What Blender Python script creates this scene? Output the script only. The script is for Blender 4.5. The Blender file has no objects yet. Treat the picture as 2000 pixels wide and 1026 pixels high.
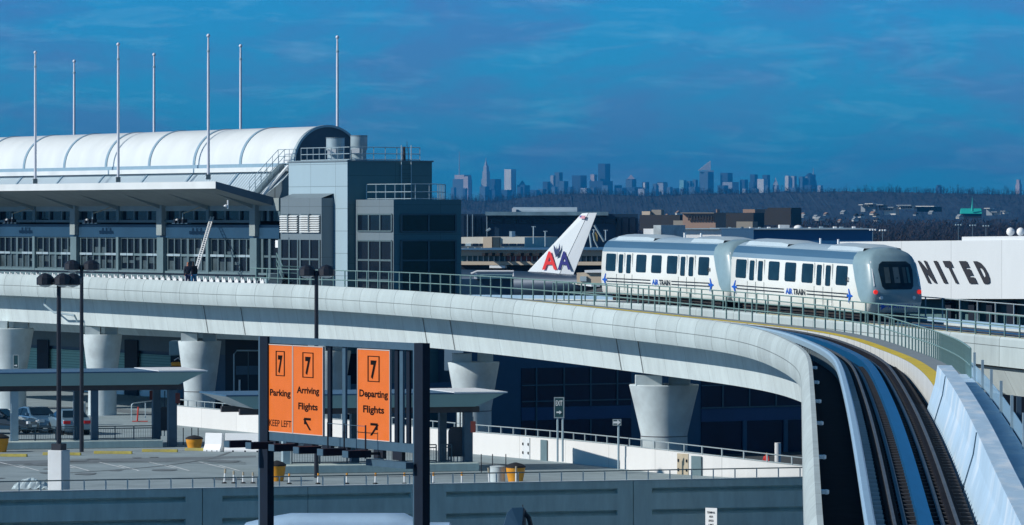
import bpy, bmesh, math, random
from mathutils import Vector, Matrix
R = math.radians
random.seed(7)
C = bpy.context.scene.collection
# ------------------------------------------------------------------ camera, light, sky
F, HC = 9600.0, 15.5          # focal length in 2000-px units, eye height above the lowest ground
cam = bpy.data.cameras.new('camera'); co = bpy.data.objects.new('camera', cam); C.objects.link(co)
co.location = (0, 0, HC); co.rotation_euler = (R(90), 0, 0)
cam.sensor_width = 36; cam.lens = 36 * F / 2000; cam.shift_y = -88 / 2000
cam.clip_start = 1; cam.clip_end = 90000
bpy.context.scene.camera = co
SUN_EL, SUN_AZ = 31.0, 74.0     # azimuth: degrees to the left of straight-behind the camera
sdir = Vector((-math.sin(R(SUN_AZ)) * math.cos(R(SUN_EL)), -math.cos(R(SUN_AZ)) * math.cos(R(SUN_EL)), math.sin(R(SUN_EL))))
sun = bpy.data.lights.new('sun', 'SUN'); sun.energy = 4.45; sun.angle = R(0.5); sun.color = (1, .965, .91)
so = bpy.data.objects.new('sun', sun); C.objects.link(so)
so.rotation_euler = sdir.to_track_quat('Z', 'Y').to_euler(); so.location = (-60, -20, 80)
w = bpy.data.worlds.new('World'); bpy.context.scene.world = w; w.use_nodes = True
N, L = w.node_tree.nodes, w.node_tree.links
N.clear()
def wn(t, **k):
    n = N.new(t)
    for a, b in k.items(): setattr(n, a, b)
    return n
sky = wn('ShaderNodeTexSky', sky_type='NISHITA', sun_disc=False, sun_elevation=R(SUN_EL), sun_rotation=math.atan2(sdir.x, sdir.y), air_density=1.0, dust_density=0.2, ozone_density=3.0)
tint = wn('ShaderNodeMix', data_type='RGBA', blend_type='MULTIPLY'); tint.inputs[0].default_value = 1
L.new(sky.outputs[0], tint.inputs[6])
tc = wn('ShaderNodeTexCoord'); sepz = wn('ShaderNodeSeparateXYZ'); L.new(tc.outputs['Generated'], sepz.inputs[0])
tr_ = wn('ShaderNodeMapRange'); tr_.inputs[1].default_value = .06; tr_.inputs[2].default_value = .35; L.new(sepz.outputs[2], tr_.inputs[0])
tm = wn('ShaderNodeMix', data_type='RGBA'); L.new(tr_.outputs[0], tm.inputs[0]); tm.inputs[6].default_value = (.062, .57, 1.28, 1); tm.inputs[7].default_value = (.12, .58, .66, 1)
L.new(tm.outputs[2], tint.inputs[7])
mp = wn('ShaderNodeMapping'); mp.inputs['Scale'].default_value = (8, 8, 24)
L.new(tc.outputs['Generated'], mp.inputs[0])
nz = wn('ShaderNodeTexNoise'); nz.inputs['Scale'].default_value = 3.0; nz.inputs['Detail'].default_value = 9; nz.inputs['Roughness'].default_value = .62
nz.inputs['Distortion'].default_value = .4
L.new(mp.outputs[0], nz.inputs['Vector'])
cr = wn('ShaderNodeValToRGB'); cr.color_ramp.elements[0].position = .42; cr.color_ramp.elements[1].position = .60
cr.color_ramp.elements[0].color = (0, 0, 0, 1); cr.color_ramp.elements[1].color = (1, 1, 1, 1)
L.new(nz.outputs[0], cr.inputs[0])
mp2 = wn('ShaderNodeMapping'); mp2.inputs['Scale'].default_value = (12, 12, 62); mp2.inputs['Location'].default_value = (3, 1, 2)
L.new(tc.outputs['Generated'], mp2.inputs[0])
nz2 = wn('ShaderNodeTexNoise'); nz2.inputs['Scale'].default_value = 3.4; nz2.inputs['Detail'].default_value = 10; nz2.inputs['Roughness'].default_value = .66; nz2.inputs['Distortion'].default_value = .5
L.new(mp2.outputs[0], nz2.inputs['Vector'])
cr2 = wn('ShaderNodeValToRGB'); cr2.color_ramp.elements[0].position = .5; cr2.color_ramp.elements[1].position = .68
cr2.color_ramp.elements[0].color = (0, 0, 0, 1); cr2.color_ramp.elements[1].color = (.55, .55, .55, 1)
L.new(nz2.outputs[0], cr2.inputs[0])
c1 = wn('ShaderNodeMix', data_type='RGBA', blend_type='MULTIPLY'); L.new(cr.outputs[0], c1.inputs[0]); L.new(tint.outputs[2], c1.inputs[6])
c1.inputs[7].default_value = (2.2, .78, .87, 1)
c2 = wn('ShaderNodeMix', data_type='RGBA', blend_type='ADD'); L.new(cr2.outputs[0], c2.inputs[0]); L.new(c1.outputs[2], c2.inputs[6])
c2.inputs[7].default_value = (1.15, 1.3, 1.2, 1)
bg = wn('ShaderNodeBackground'); bg.inputs[1].default_value = .095
L.new(c2.outputs[2], bg.inputs[0])
wo = wn('ShaderNodeOutputWorld'); L.new(bg.outputs[0], wo.inputs[0])
vs = bpy.context.scene.view_settings; vs.view_transform = 'Standard'; vs.look = 'None'; vs.exposure = 0; vs.gamma = 1
bpy.context.scene.cycles.max_bounces = 6; bpy.context.scene.cycles.volume_bounces = 0
bpy.context.scene.cycles.transparent_max_bounces = 12

# ------------------------------------------------------------------ helpers
def P(px, py, d): return Vector(((px - 1000) / F * d, d, HC - (py - 425) / F * d))
ORG = {}
def org(o): return ORG.get(o.name, Vector((0, 0, 0))) if o else Vector((0, 0, 0))
def tag(o, label=None, cat=None, group=None, kind=None):
    if label: o['label'] = label
    if cat: o['category'] = cat
    if group: o['group'] = group
    if kind: o['kind'] = kind
    return o
def thing(name, label, cat, loc=(0, 0, 0), rz=0, group=None):
    o = bpy.data.objects.new(name, None); C.objects.link(o); o.location = loc; o.rotation_euler = (0, 0, rz)
    o.empty_display_size = .3
    ORG[o.name] = Vector(loc) if rz == 0 else Vector((0, 0, 0))
    return tag(o, label, cat, group)
def copy_tree(o, parent=None):
    c = o.copy(); C.objects.link(c); c.parent = parent
    for ch in [x for x in bpy.data.objects if x.parent == o]: copy_tree(ch, c)
    return c
class MB:
    def __init__(s): s.v = []; s.f = []; s.uv = {}
    def add(s, vs, fs):
        b = len(s.v); s.v += [Vector(q) for q in vs]; s.f += [tuple(b + i for i in q) for q in fs]; return s
    def box(s, o, ax, ay, az):
        o, ax, ay, az = map(Vector, (o, ax, ay, az))
        return s.add([o, o + ax, o + ax + ay, o + ay, o + az, o + ax + az, o + ax + ay + az, o + ay + az],
                     [(0, 3, 2, 1), (4, 5, 6, 7), (0, 1, 5, 4), (1, 2, 6, 5), (2, 3, 7, 6), (3, 0, 4, 7)])
    def cbox(s, c, sx, sy, sz, rz=0):       # centre of the base, sizes
        ca, sa = math.cos(rz), math.sin(rz); ax = Vector((ca, sa, 0)) * sx; ay = Vector((-sa, ca, 0)) * sy
        return s.box(Vector(c) - ax / 2 - ay / 2, ax, ay, (0, 0, sz))
    def prism(s, pts, ext):
        ext = Vector(ext); n = len(pts); pts = [Vector(p) for p in pts]
        return s.add(pts + [p + ext for p in pts], [tuple(range(n))[::-1], tuple(range(n, 2 * n))] + [(i, (i + 1) % n, n + (i + 1) % n, n + i) for i in range(n)])
    def tube(s, pts, r, n=6):
        pts = [Vector(p) for p in pts]; rs = r if isinstance(r, (list, tuple)) else [r] * len(pts); vs = []; up = None
        for i, p in enumerate(pts):
            t = (pts[min(i + 1, len(pts) - 1)] - pts[max(i - 1, 0)]).normalized()
            a = Vector((0, 0, 1)) if abs(t.z) < .95 else Vector((1, 0, 0))
            x = t.cross(a).normalized(); y = x.cross(t)
            vs += [p + (x * math.cos(2 * math.pi * (k + .5) / n) + y * math.sin(2 * math.pi * (k + .5) / n)) * rs[i] for k in range(n)]
        fs = [(i * n + k, i * n + (k + 1) % n, (i + 1) * n + (k + 1) % n, (i + 1) * n + k) for i in range(len(pts) - 1) for k in range(n)]
        fs += [tuple(range(n))[::-1], tuple(range((len(pts) - 1) * n, len(pts) * n))]
        return s.add(vs, fs)
    def lathe(s, c, prof, n=20):
        c = Vector(c); vs = []
        for r, z in prof: vs += [c + Vector((r * math.cos(2 * math.pi * k / n), r * math.sin(2 * math.pi * k / n), z)) for k in range(n)]
        fs = [(i * n + k, i * n + (k + 1) % n, (i + 1) * n + (k + 1) % n, (i + 1) * n + k) for i in range(len(prof) - 1) for k in range(n)]
        return s.add(vs, fs + [tuple(range(n))[::-1], tuple(range((len(prof) - 1) * n, len(prof) * n))])
    def sweep(s, path, prof, closed=False, s0=0):
        """path: [(pos, right, dist)], prof: [(offset, z)]; stores uv = (distance, running length of the profile)"""
        n = len(prof); b = len(s.v); tl = [0]
        for i in range(1, n + 1): tl.append(tl[-1] + math.hypot(prof[i % n][0] - prof[i - 1][0], prof[i % n][1] - prof[i - 1][1]))
        for p, r, dd in path:
            s.v += [p + r * o + Vector((0, 0, z)) for o, z in prof]
        for i in range(len(path) - 1):
            for k in range(n if closed else n - 1):
                k2 = (k + 1) % n; s.f.append((b + i * n + k, b + (i + 1) * n + k, b + (i + 1) * n + k2, b + i * n + k2))
                s.uv[len(s.f) - 1] = [(path[i][2], tl[k]), (path[i + 1][2], tl[k]), (path[i + 1][2], tl[k + 1]), (path[i][2], tl[k + 1])]
        if closed:
            s.f.append(tuple(b + k for k in range(n))); s.f.append(tuple(b + (len(path) - 1) * n + k for k in range(n))[::-1])
        return s
    def build(s, name, mat, parent=None, smooth=False, bevel=0, recalc=True):
        me = bpy.data.meshes.new(name); o0 = org(parent)
        me.from_pydata([tuple(q - o0) for q in s.v], [], s.f)
        if s.uv:
            ul = me.uv_layers.new(name='UVMap')
            for p in me.polygons:
                u = s.uv.get(p.index)
                if u:
                    for li, q in zip(p.loop_indices, u): ul.data[li].uv = q
        if recalc:
            bm = bmesh.new(); bm.from_mesh(me); bmesh.ops.recalc_face_normals(bm, faces=bm.faces); bm.to_mesh(me); bm.free()
        if smooth:
            for p in me.polygons: p.use_smooth = True
        me.materials.append(mat); me.validate()
        o = bpy.data.objects.new(name, me); C.objects.link(o); o.parent = parent
        ORG[o.name] = o0
        if smooth == 'auto':
            try:
                with bpy.context.temp_override(object=o, active_object=o, selected_objects=[o], selected_editable_objects=[o]):
                    bpy.ops.object.shade_smooth_by_angle(angle=R(38))
            except Exception: pass
        if bevel:
            m = o.modifiers.new('bevel', 'BEVEL'); m.width = bevel; m.segments = 2; m.limit_method = 'ANGLE'
        return o
def text_into(mb, txt, origin, ax, ay, height, width=None, depth=.01, align='CENTER', bold=0.0, shear=0.0):
    """letters laid in the plane (ax, ay) with cap height `height`, squeezed to `width`"""
    cu = bpy.data.curves.new('t', 'FONT'); cu.body = txt; cu.size = 1; cu.offset = bold; cu.resolution_u = 3
    ob = bpy.data.objects.new('t', cu); C.objects.link(ob)
    dg = bpy.context.evaluated_depsgraph_get(); me = bpy.data.meshes.new_from_object(ob.evaluated_get(dg))
    vs = [v.co.copy() for v in me.vertices]; fs = [tuple(p.vertices) for p in me.polygons]
    bpy.data.objects.remove(ob); bpy.data.curves.remove(cu); bpy.data.meshes.remove(me)
    if not vs: return
    x0, x1 = min(v.x for v in vs), max(v.x for v in vs)
    cap = .69; k = height / cap; kx = (width / (x1 - x0)) if width else k
    mid = (x0 + x1) / 2 if align == 'CENTER' else x0
    ax, ay = Vector(ax).normalized(), Vector(ay).normalized(); nn = ax.cross(ay)
    mb.add([Vector(origin) + ax * ((v.x - mid) * kx + shear * v.y * k) + ay * (v.y * k) + nn * depth for v in vs], fs)
# materials -----------------------------------------------------------------------------------
def mat(name, col, rough=.6, metal=0, var=.12, scale=3.0, bump=0, spec=.5, dirt=None, dirt_scale=.6, emit=0, stretch=(1, 1, 1), coat=0):
    m = bpy.data.materials.new(name); m.use_nodes = True; nt = m.node_tree; n, l = nt.nodes, nt.links
    b = n['Principled BSDF']; b.inputs['Roughness'].default_value = rough; b.inputs['Metallic'].default_value = metal
    b.inputs['Specular IOR Level'].default_value = spec; b.inputs['Base Color'].default_value = (*col, 1)
    if coat: b.inputs['Coat Weight'].default_value = coat
    if emit: b.inputs['Emission Color'].default_value = (*col, 1); b.inputs['Emission Strength'].default_value = emit
    if var:
        t = n.new('ShaderNodeTexCoord'); mp = n.new('ShaderNodeMapping'); mp.inputs['Scale'].default_value = stretch
        l.new(t.outputs['Object'], mp.inputs[0])
        z = n.new('ShaderNodeTexNoise'); z.inputs['Scale'].default_value = scale; z.inputs['Detail'].default_value = 6; z.inputs['Roughness'].default_value = .65
        l.new(mp.outputs[0], z.inputs['Vector'])
        mr = n.new('ShaderNodeMapRange'); mr.inputs[1].default_value = .3; mr.inputs[2].default_value = .7
        mr.inputs[3].default_value = 1 - var; mr.inputs[4].default_value = 1 + var
        l.new(z.outputs[0], mr.inputs[0])
        mx = n.new('ShaderNodeMix'); mx.data_type = 'RGBA'; mx.blend_type = 'MULTIPLY'; mx.inputs[0].default_value = 1
        mx.inputs[6].default_value = (*col, 1); l.new(mr.outputs[0], mx.inputs[7]); out = mx.outputs[2]
        if dirt:
            z2 = n.new('ShaderNodeTexNoise'); z2.inputs['Scale'].default_value = dirt_scale; z2.inputs['Detail'].default_value = 8; l.new(mp.outputs[0], z2.inputs['Vector'])
            r2 = n.new('ShaderNodeMapRange'); r2.inputs[1].default_value = .5; r2.inputs[2].default_value = .72; r2.inputs[3].default_value = 0; r2.inputs[4].default_value = .7
            l.new(z2.outputs[0], r2.inputs[0]); m2 = n.new('ShaderNodeMix'); m2.data_type = 'RGBA'
            l.new(r2.outputs[0], m2.inputs[0]); l.new(out, m2.inputs[6]); m2.inputs[7].default_value = (*dirt, 1); out = m2.outputs[2]
        l.new(out, b.inputs['Base Color'])
        if bump:
            bp = n.new('ShaderNodeBump'); bp.inputs['Strength'].default_value = bump; bp.inputs['Distance'].default_value = .02
            l.new(z.outputs[0], bp.inputs['Height']); l.new(bp.outputs[0], b.inputs['Normal'])
    return m
def mat_joint(name, col, su, lu, rows=(), line=.35, rough=.75, var=.10, coords='UV', axis=0, streak=.14, sv=0):
    """precast panels: joint lines every su metres along u (width lu), and at the given v rows (or every sv); each panel its own tone; vertical weather streaks"""
    m = bpy.data.materials.new(name); m.use_nodes = True; n, l = m.node_tree.nodes, m.node_tree.links
    b = n['Principled BSDF']; b.inputs['Roughness'].default_value = rough
    t = n.new('ShaderNodeTexCoord'); sp = n.new('ShaderNodeSeparateXYZ'); l.new(t.outputs[coords], sp.inputs[0])
    def M(op, a, bb=None):
        k = n.new('ShaderNodeMath'); k.operation = op
        for i, q in enumerate((a, bb)):
            if q is None: continue
            if isinstance(q, (int, float)): k.inputs[i].default_value = q
            else: l.new(q, k.inputs[i])
        return k.outputs[0]
    u = sp.outputs[axis]; v = sp.outputs[1 if coords == 'UV' else 2]
    us = M('DIVIDE', u, su); fr = M('FRACT', us); mask = M('LESS_THAN', fr, lu / su)
    for r in rows:
        mask = M('MAXIMUM', mask, M('LESS_THAN', M('ABSOLUTE', M('SUBTRACT', v, r)), .018))
    fl = M('FLOOR', us)
    if sv:
        vs_ = M('DIVIDE', v, sv); mask = M('MAXIMUM', mask, M('LESS_THAN', M('FRACT', vs_), lu / sv)); fl = M('ADD', fl, M('MULTIPLY', M('FLOOR', vs_), 17.3))
    wn_ = n.new('ShaderNodeTexWhiteNoise'); wn_.noise_dimensions = '1D'; l.new(fl, wn_.inputs['W'])
    z = n.new('ShaderNodeTexNoise'); z.inputs['Scale'].default_value = 1.0; z.inputs['Detail'].default_value = 8; z.inputs['Roughness'].default_value = .7
    mp = n.new('ShaderNodeMapping'); mp.inputs['Scale'].default_value = (1.6, .35, 1) if coords == 'UV' else (1.6, 1.6, .35); l.new(t.outputs[coords], mp.inputs[0]); l.new(mp.outputs[0], z.inputs['Vector'])
    tone = M('ADD', M('MULTIPLY', wn_.outputs[0], var), M('MULTIPLY', z.outputs[0], streak * 2)); tone = M('ADD', tone, 1 - var / 2 - streak)
    tone = M('MULTIPLY', tone, M('SUBTRACT', 1, M('MULTIPLY', mask, 1 - line)))
    mx = n.new('ShaderNodeMix'); mx.data_type = 'RGBA'; mx.blend_type = 'MULTIPLY'; mx.inputs[0].default_value = 1
    mx.inputs[6].default_value = (*col, 1); l.new(tone, mx.inputs[7]); l.new(mx.outputs[2], b.inputs['Base Color'])
    return m
def glass(name, col, rough=.08):
    return mat(name, col, rough, 0, var=.25, scale=.35, spec=.3)
M = {}
M['conc'] = mat_joint('precast_concrete', (.395, .468, .475), 2.5, .04, rows=(1.55,), line=.35, var=.15, streak=.27)
M['conc_plain'] = mat('concrete', (.50, .575, .59), .8, var=.12, scale=1.2, dirt=(.30, .33, .34), dirt_scale=.5, bump=.1)
M['conc_white'] = mat('pale_concrete', (.62, .65, .66), .8, var=.08, scale=.8, dirt=(.45, .48, .49), dirt_scale=.35)
M['conc_web'] = mat_joint('girder_concrete', (.51, .585, .59), 2.5, .03, line=.6, var=.08, streak=.30)
M['conc_shade'] = mat_joint('wall_concrete', (.54, .63, .58), 60, .05, line=.6, coords='Object', var=.02, streak=.38)
M['deck'] = mat('track_deck', (.012, .013, .018), .95, var=.35, scale=2, spec=.1)  # near-black base colour stands in for shade lying over the trough
M['rail'] = mat('rail_steel', (.10, .115, .13), .5, .4, var=.25, scale=1.5)
M['lim'] = mat('reaction_plate', (.006, .10, .255), .38, .25, var=.12, scale=.8, stretch=(4, .3, 1))  # blue base colour stands in for sky mirrored in bare aluminium
M['prail'] = mat('power_rail_cover', (.30, .45, .58), .4, var=.08)
M['yellow'] = mat('yellow_paint', (.68, .50, .025), .6, var=.15, scale=1.5, dirt=(.42, .34, .08))
M['stop'] = mat('faded_yellow', (.40, .34, .07), .7, var=.25, scale=3, dirt=(.24, .23, .13))
M['walk'] = mat('walkway', (.20, .24, .26), .85, var=.15, scale=2)
M['green'] = mat('green_rail_paint', (.16, .27, .26), .45, var=.12)
M['greypaint'] = mat('grey_rail_paint', (.30, .36, .38), .45, var=.1)
M['bluegrey'] = mat('bluegrey_steel', (.05, .10, .145), .45, var=.12)
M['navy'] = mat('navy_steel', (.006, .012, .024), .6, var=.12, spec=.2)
M['black'] = mat('black_metal', (.008, .011, .02), .5, var=.1)
M['white'] = mat('white_paint', (.78, .80, .80), .45, var=.04, scale=.7)
M['trainw'] = mat('train_white', (.80, .82, .78), .3, var=.03, scale=.5, dirt=(.66, .68, .62), dirt_scale=.4, coat=.3)
M['trainband2'] = mat('train_shoulder_light', (.17, .27, .35), .4, var=.1, scale=.6, stretch=(.3, 1, 3))
M['trainband'] = mat('train_shoulder', (.05, .125, .21), .4, var=.1, scale=.6, stretch=(.3, 1, 3))
M['hood'] = mat('train_hood', (.44, .54, .59), .4, var=.07, scale=.6)
M['trainroof'] = mat('train_roof', (.34, .46, .54), .4, var=.07, scale=.6)
M['mask'] = mat('train_end_shell', (.22, .33, .37), .35, var=.07, coat=.3)
M['twin'] = mat('train_glass', (.010, .026, .042), .08, var=.4, scale=.6, spec=.25)
M['rubber'] = mat('rubber', (.012, .012, .014), .8, var=.2)
M['under'] = mat('undercarriage', (.02, .018, .02), .8, var=.4, scale=2, dirt=(.08, .05, .035), dirt_scale=1.2)
M['red'] = mat('red_lens', (.75, .02, .02), .25, var=.05)
M['redlit'] = mat('red_tail_lamp', (.9, .03, .02), .25, var=0, emit=.7)
M['livblue'] = mat('livery_blue', (.01, .10, .50), .4, var=.03)
M['livblack'] = mat('livery_black', (.02, .025, .03), .4, var=.03)
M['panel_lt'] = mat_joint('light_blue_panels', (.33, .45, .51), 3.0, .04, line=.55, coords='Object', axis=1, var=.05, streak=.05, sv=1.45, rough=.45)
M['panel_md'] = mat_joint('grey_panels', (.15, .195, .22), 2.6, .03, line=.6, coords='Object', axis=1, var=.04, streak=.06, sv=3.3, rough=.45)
M['panel_shade'] = mat_joint('shade_tone_panels', (.09, .185, .20), 3.0, .03, line=.65, coords='Object', axis=0, var=.06, streak=.08, sv=1.9, rough=.5)  # darker panel copy, painting in shade on sides away from the sun
M['blueband'] = mat('blue_spandrel', (.018, .055, .10), .35, var=.1, scale=.4)  # base colour darkened in place of the roof canopy's shadow on the spandrel
M['pier'] = mat('facade_pier', (.11, .175, .195), .6, var=.1, scale=1)
M['mull'] = mat('mullion', (.085, .13, .145), .45, var=.1)
M['mull_dk'] = mat('dark_mullion', (.07, .11, .13), .5, var=.1)
M['glass'] = glass('window_glass', (.006, .012, .022))
M['glass_blue'] = glass('blue_dark_glass', (.006, .02, .05), .12)
M['int'] = mat('blinds_behind_glass', (.05, .075, .085), .4, var=.5, scale=.9)
M['soffit'] = mat('canopy_soffit', (.25, .30, .30), .7, var=.12, scale=.8)
M['vault'] = mat('vault_roof', (.68, .72, .72), .38, var=.07, scale=.5, dirt=(.56, .61, .62), dirt_scale=.3, stretch=(1, 1, .4))
M['rib'] = mat('vault_rib', (.22, .34, .43), .5, var=.1)
M['seam'] = mat_joint('standing_seam_roof', (.42, .52, .58), .42, .12, line=.45, coords='UV', var=.05, streak=.08, rough=.4)
M['gable'] = mat('vault_end_panel', (.075, .115, .15), .6, var=.08)
M['galv'] = mat('galvanised_steel', (.36, .46, .50), .4, .2, var=.1, scale=1.5)
M['pole'] = mat('flagpole_white', (.66, .68, .74), .35, var=.05)
M['asphalt'] = mat('asphalt', (.25, .315, .335), .9, var=.16, scale=.6, dirt=(.185, .215, .225), dirt_scale=.12, bump=.15)
M['asphalt2'] = mat('asphalt_patch', (.15, .18, .195), .9, var=.15, scale=.8)
M['roadlow'] = mat('low_road', (.05, .06, .065), .9, var=.2, scale=.8)
M['line'] = mat('road_line', (.62, .66, .66), .7, var=.35, scale=3)
M['ground'] = mat('ground', (.09, .085, .07), .95, var=.3, scale=.01, dirt=(.05, .05, .05), dirt_scale=.003)
M['orange'] = mat('orange_sign_face', (.71, .152, .014), .45, var=.035, scale=1.2, dirt=(.75, .17, .03), dirt_scale=2)
M['signblack'] = mat('sign_lettering', (.006, .004, .004), .8, var=0, spec=.1)
M['signedge'] = mat('sign_edge', (.55, .48, .45), .4, var=.05)
M['signgreen'] = mat('green_sign', (.02, .07, .08), .4, var=.05)
M['barrel'] = mat('barrel_yellow', (.72, .30, .015), .5, var=.12, scale=2)
M['canopy'] = mat('canopy_fascia', (.26, .41, .40), .45, var=.05, scale=.5)
M['canopy_wh'] = mat('canopy_end', (.66, .70, .72), .4, var=.04)
M['brown'] = mat('brown_steel', (.055, .05, .055), .6, var=.15)
M['teal'] = mat('teal_wall', (.07, .16, .17), .6, var=.12)
M['louv'] = mat_joint('louvre_panel', (.24, .46, .43), 40, .02, line=.2, coords='Object', var=0, streak=.05, sv=.19)
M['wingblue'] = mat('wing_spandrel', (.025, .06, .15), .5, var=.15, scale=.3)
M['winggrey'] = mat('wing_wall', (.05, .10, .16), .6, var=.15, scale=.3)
M['redpaint'] = mat('red_paint', (.55, .05, .03), .5, var=.1)
M['tan'] = mat('tan_concrete', (.42, .36, .26), .85, var=.15, scale=2, dirt=(.2, .18, .14))
M['lamp'] = mat('lamp_lens', (.75, .78, .80), .2, var=.05)
# ------------------------------------------------------------------ the ground
PZ = 3.0                                          # level of the toll plaza above the low road
def sheet(name, pts, z, m, kind='structure'):
    b = MB(); b.add([(x, y, z) for x, y in pts], [tuple(range(len(pts)))]); o = b.build(name, m)
    if o.data.polygons[0].normal.z < 0: o.data.flip_normals()
    return tag(o, kind=kind)
def gp(px, d): return ((px - 1000) / F * d, d)
sheet('ground', [(-9000, 20), (9000, 20), (9000, 40000), (-9000, 40000)], -.3, M['ground'])
sheet('road', [(-120, 40), (60, 40), (120, 420), (-120, 420)], 0, M['roadlow'])
WL = (gp(-150, 216), gp(1700, 230.5))             # near retaining wall line (top edge)
RW = [(330, 297), (440, 289), (670, 275), (900, 261), (1100, 251), (1296, 240, -.02), (1440, 236, -.24), (1580, 234, -.54), (1700, 233, -.8)]   # ramp wall (px, depth)
plz = [(WL[0][0], WL[0][1] + .42), (WL[1][0], WL[1][1] + .42)] + [gp(*q[:2]) for q in RW[::-1][1:]] + [gp(330, 345), gp(-300, 400)]
b = MB(); b.prism([(x, y, .02) for x, y in plz], (0, 0, PZ - .02)); tag(b.build('plaza', M['asphalt']), kind='structure')
sheet('asphalt_patch', [gp(-10, 249), gp(330, 252), gp(500, 256), gp(500, 258), gp(250, 255), gp(-10, 252)], PZ + .004, M['asphalt2'])
sheet('patched_lane', [gp(420, 300), gp(200, 318), gp(-30, 322), gp(-30, 327), gp(220, 323), gp(430, 304)], PZ + .004, M['asphalt2'])
# stall lines on the plaza
k = 0
for i in range(9):
    for (xa, ya, xb, yb) in ((0, 911, 40, 920), (60, 905, 110, 915)):
        ox = i * 98 - 160
        d0 = (HC - PZ) * F / (ya - 2 - 425); d1 = (HC - PZ) * F / (yb - 425)
        a, c = Vector(gp(xa + ox, d0)), Vector(gp(xb + ox, d1)); t = (c - a).normalized(); nn = Vector((-t.y, t.x)) * .06
        if xb + ox > 505: continue
        sheet('stall_line', [a - nn, c - nn, c + nn, a + nn], PZ + .008, M['line'])
# ------------------------------------------------------------------ guideway paths
def catmull(pts, step=1.2):
    pts = [Vector(p) for p in pts]; out = []
    for i in range(len(pts) - 1):
        p0, p1, p2, p3 = pts[max(i - 1, 0)], pts[i], pts[i + 1], pts[min(i + 2, len(pts) - 1)]
        n = max(2, int((p2 - p1).length / step))
        for k in range(n):
            t = k / n
            out.append(.5 * ((2 * p1) + (p2 - p0) * t + (2 * p0 - 5 * p1 + 4 * p2 - p3) * t * t + (3 * p1 - p0 - 3 * p2 + p3) * t ** 3))
    return out + [pts[-1]]
def mkpath(pts):
    for _ in range(14):                            # relax the kinks
        q = pts[:]
        for i in range(1, len(pts) - 1): q[i] = (pts[i - 1] + pts[i] * 2 + pts[i + 1]) / 4
        pts = q
    out = []; s = 0
    for i, p in enumerate(pts):
        t = pts[min(i + 1, len(pts) - 1)] - pts[max(i - 1, 0)]; t.z = 0; t.normalize()
        if i: s += (p - pts[i - 1]).length
        out.append((p, Vector((t.y, -t.x, 0)), s))
    return out
def at(path, s, off=0, z=0):
    for i in range(len(path) - 1):
        if path[i + 1][2] >= s:
            a, c = path[i], path[i + 1]; t = (s - a[2]) / (c[2] - a[2]); r = a[1].lerp(c[1], t)
            return a[0].lerp(c[0], t) + r * off + Vector((0, 0, z)), r
    return path[-1][0] + path[-1][1] * off + Vector((0, 0, z)), path[-1][1]
def s_at_depth(path, d): return min(path, key=lambda q: abs(q[0].y - d))[2]
def sub(path, s0, s1): return [q for q in path if s0 <= q[2] <= s1]
AP = [(1650, 60, 8.2), (1605, 95, 7.15), (1594, 111, 6.6), (1588, 127, 6.0), (1584, 145, 5.6), (1581, 165, 5.45), (1578, 186, 5.45), (1570, 198, 5.42),
      (1547, 209, 5.34), (1500, 221, 5.16), (1450, 228, 4.99), (1350, 236, 4.84), (1200, 244, 4.60), (1000, 256, 4.27), (850, 264, 4.03), (600, 281, 3.86),
      (400, 293, 3.84), (200, 305, 3.72), (0, 318, 3.64), (-300, 340, 3.6)]
A = mkpath(catmull([((px - 1000) / F * d, d, HC - h) for px, d, h in AP]))
BP = [(44, 178, 6.8), (34, 201, 6.0), (19.2, 238, 5.08), (13.75, 252.5, 4.80), (8.2, 267, 4.60), (-.3, 286, 4.75), (-11, 305, 5.0), (-22, 324, 5.1), (-39.5, 354.4, 5.1), (-58.5, 387, 5.1)]
B = mkpath(catmull([(x, y, HC - h) for x, y, h in BP]))
SA, SB = A[-1][2], B[-1][2]
def railing(name, label, path, off, s0, s1, gap, h, mname, group, r=.028, mids=(.5,), z0=0, n=5):
    p0, _ = at(path, s0, off, z0); root = thing(name, label, 'railing', p0, 0, group)
    ss = [s0 + (s1 - s0) * i / max(1, int((s1 - s0) / 1.5)) for i in range(int((s1 - s0) / 1.5) + 1)]
    for f in (1,) + tuple(mids): MB().tube([at(path, s, off, z0 + h * f)[0] for s in ss], r, n).build('rail', M[mname], root)
    proto = MB().box((-r, -r, 0), (2 * r, 0, 0), (0, 2 * r, 0), (0, 0, h)); proto = proto.build('post', M[mname], root)
    proto.parent = root; k = 0; s = s0
    for v in proto.data.vertices: v.co = v.co + p0          # undo the world-to-local shift: the post is modelled at its foot
    while s <= s1 + .01 and k < 100:
        o = proto if k == 0 else proto.copy()
        if k: C.objects.link(o)
        q, rr = at(path, s, off, z0); o.location = q - p0; o.rotation_euler = (0, 0, math.atan2(rr.y, rr.x)); o.parent = root
        k += 1; s += gap
    return root
# ------------------------------------------------------------------ guideway A (the near curve)
def wz_(d): t = min(1, max(0, (d - 162) / 55)); return -.42 * t * t * (3 - 2 * t)
AWK = [(p + Vector((0, 0, wz_(p.y) if p.x / p.y < .11 else 0)), r, s) for p, r, s in A]
ga = thing('train_guideway', 'pale precast concrete guideway curving from the bottom right across the whole front of the terminal', 'elevated guideway', at(A, s_at_depth(A, 200))[0])
EDGE = [(.14, -.62), (.14, 0), (0, 0), (-.13, -.14), (-.22, -.40), (-.27, -.80), (-.24, -1.15), (-.16, -1.38), (1.2, -1.46)]
MB().sweep(A, EDGE).build('curved_edge_beam', M['conc'], ga, smooth='auto')
MB().sweep(A, [(1.2, -1.46), (1.26, -1.75), (1.52, -3.14), (4.6, -3.14), (5.0, -1.5), (5.55, -1.3), (5.55, -.48), (5.2, -.48), (5.2, -.6)]).build('girder', M['conc_web'], ga, smooth='auto')
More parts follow.
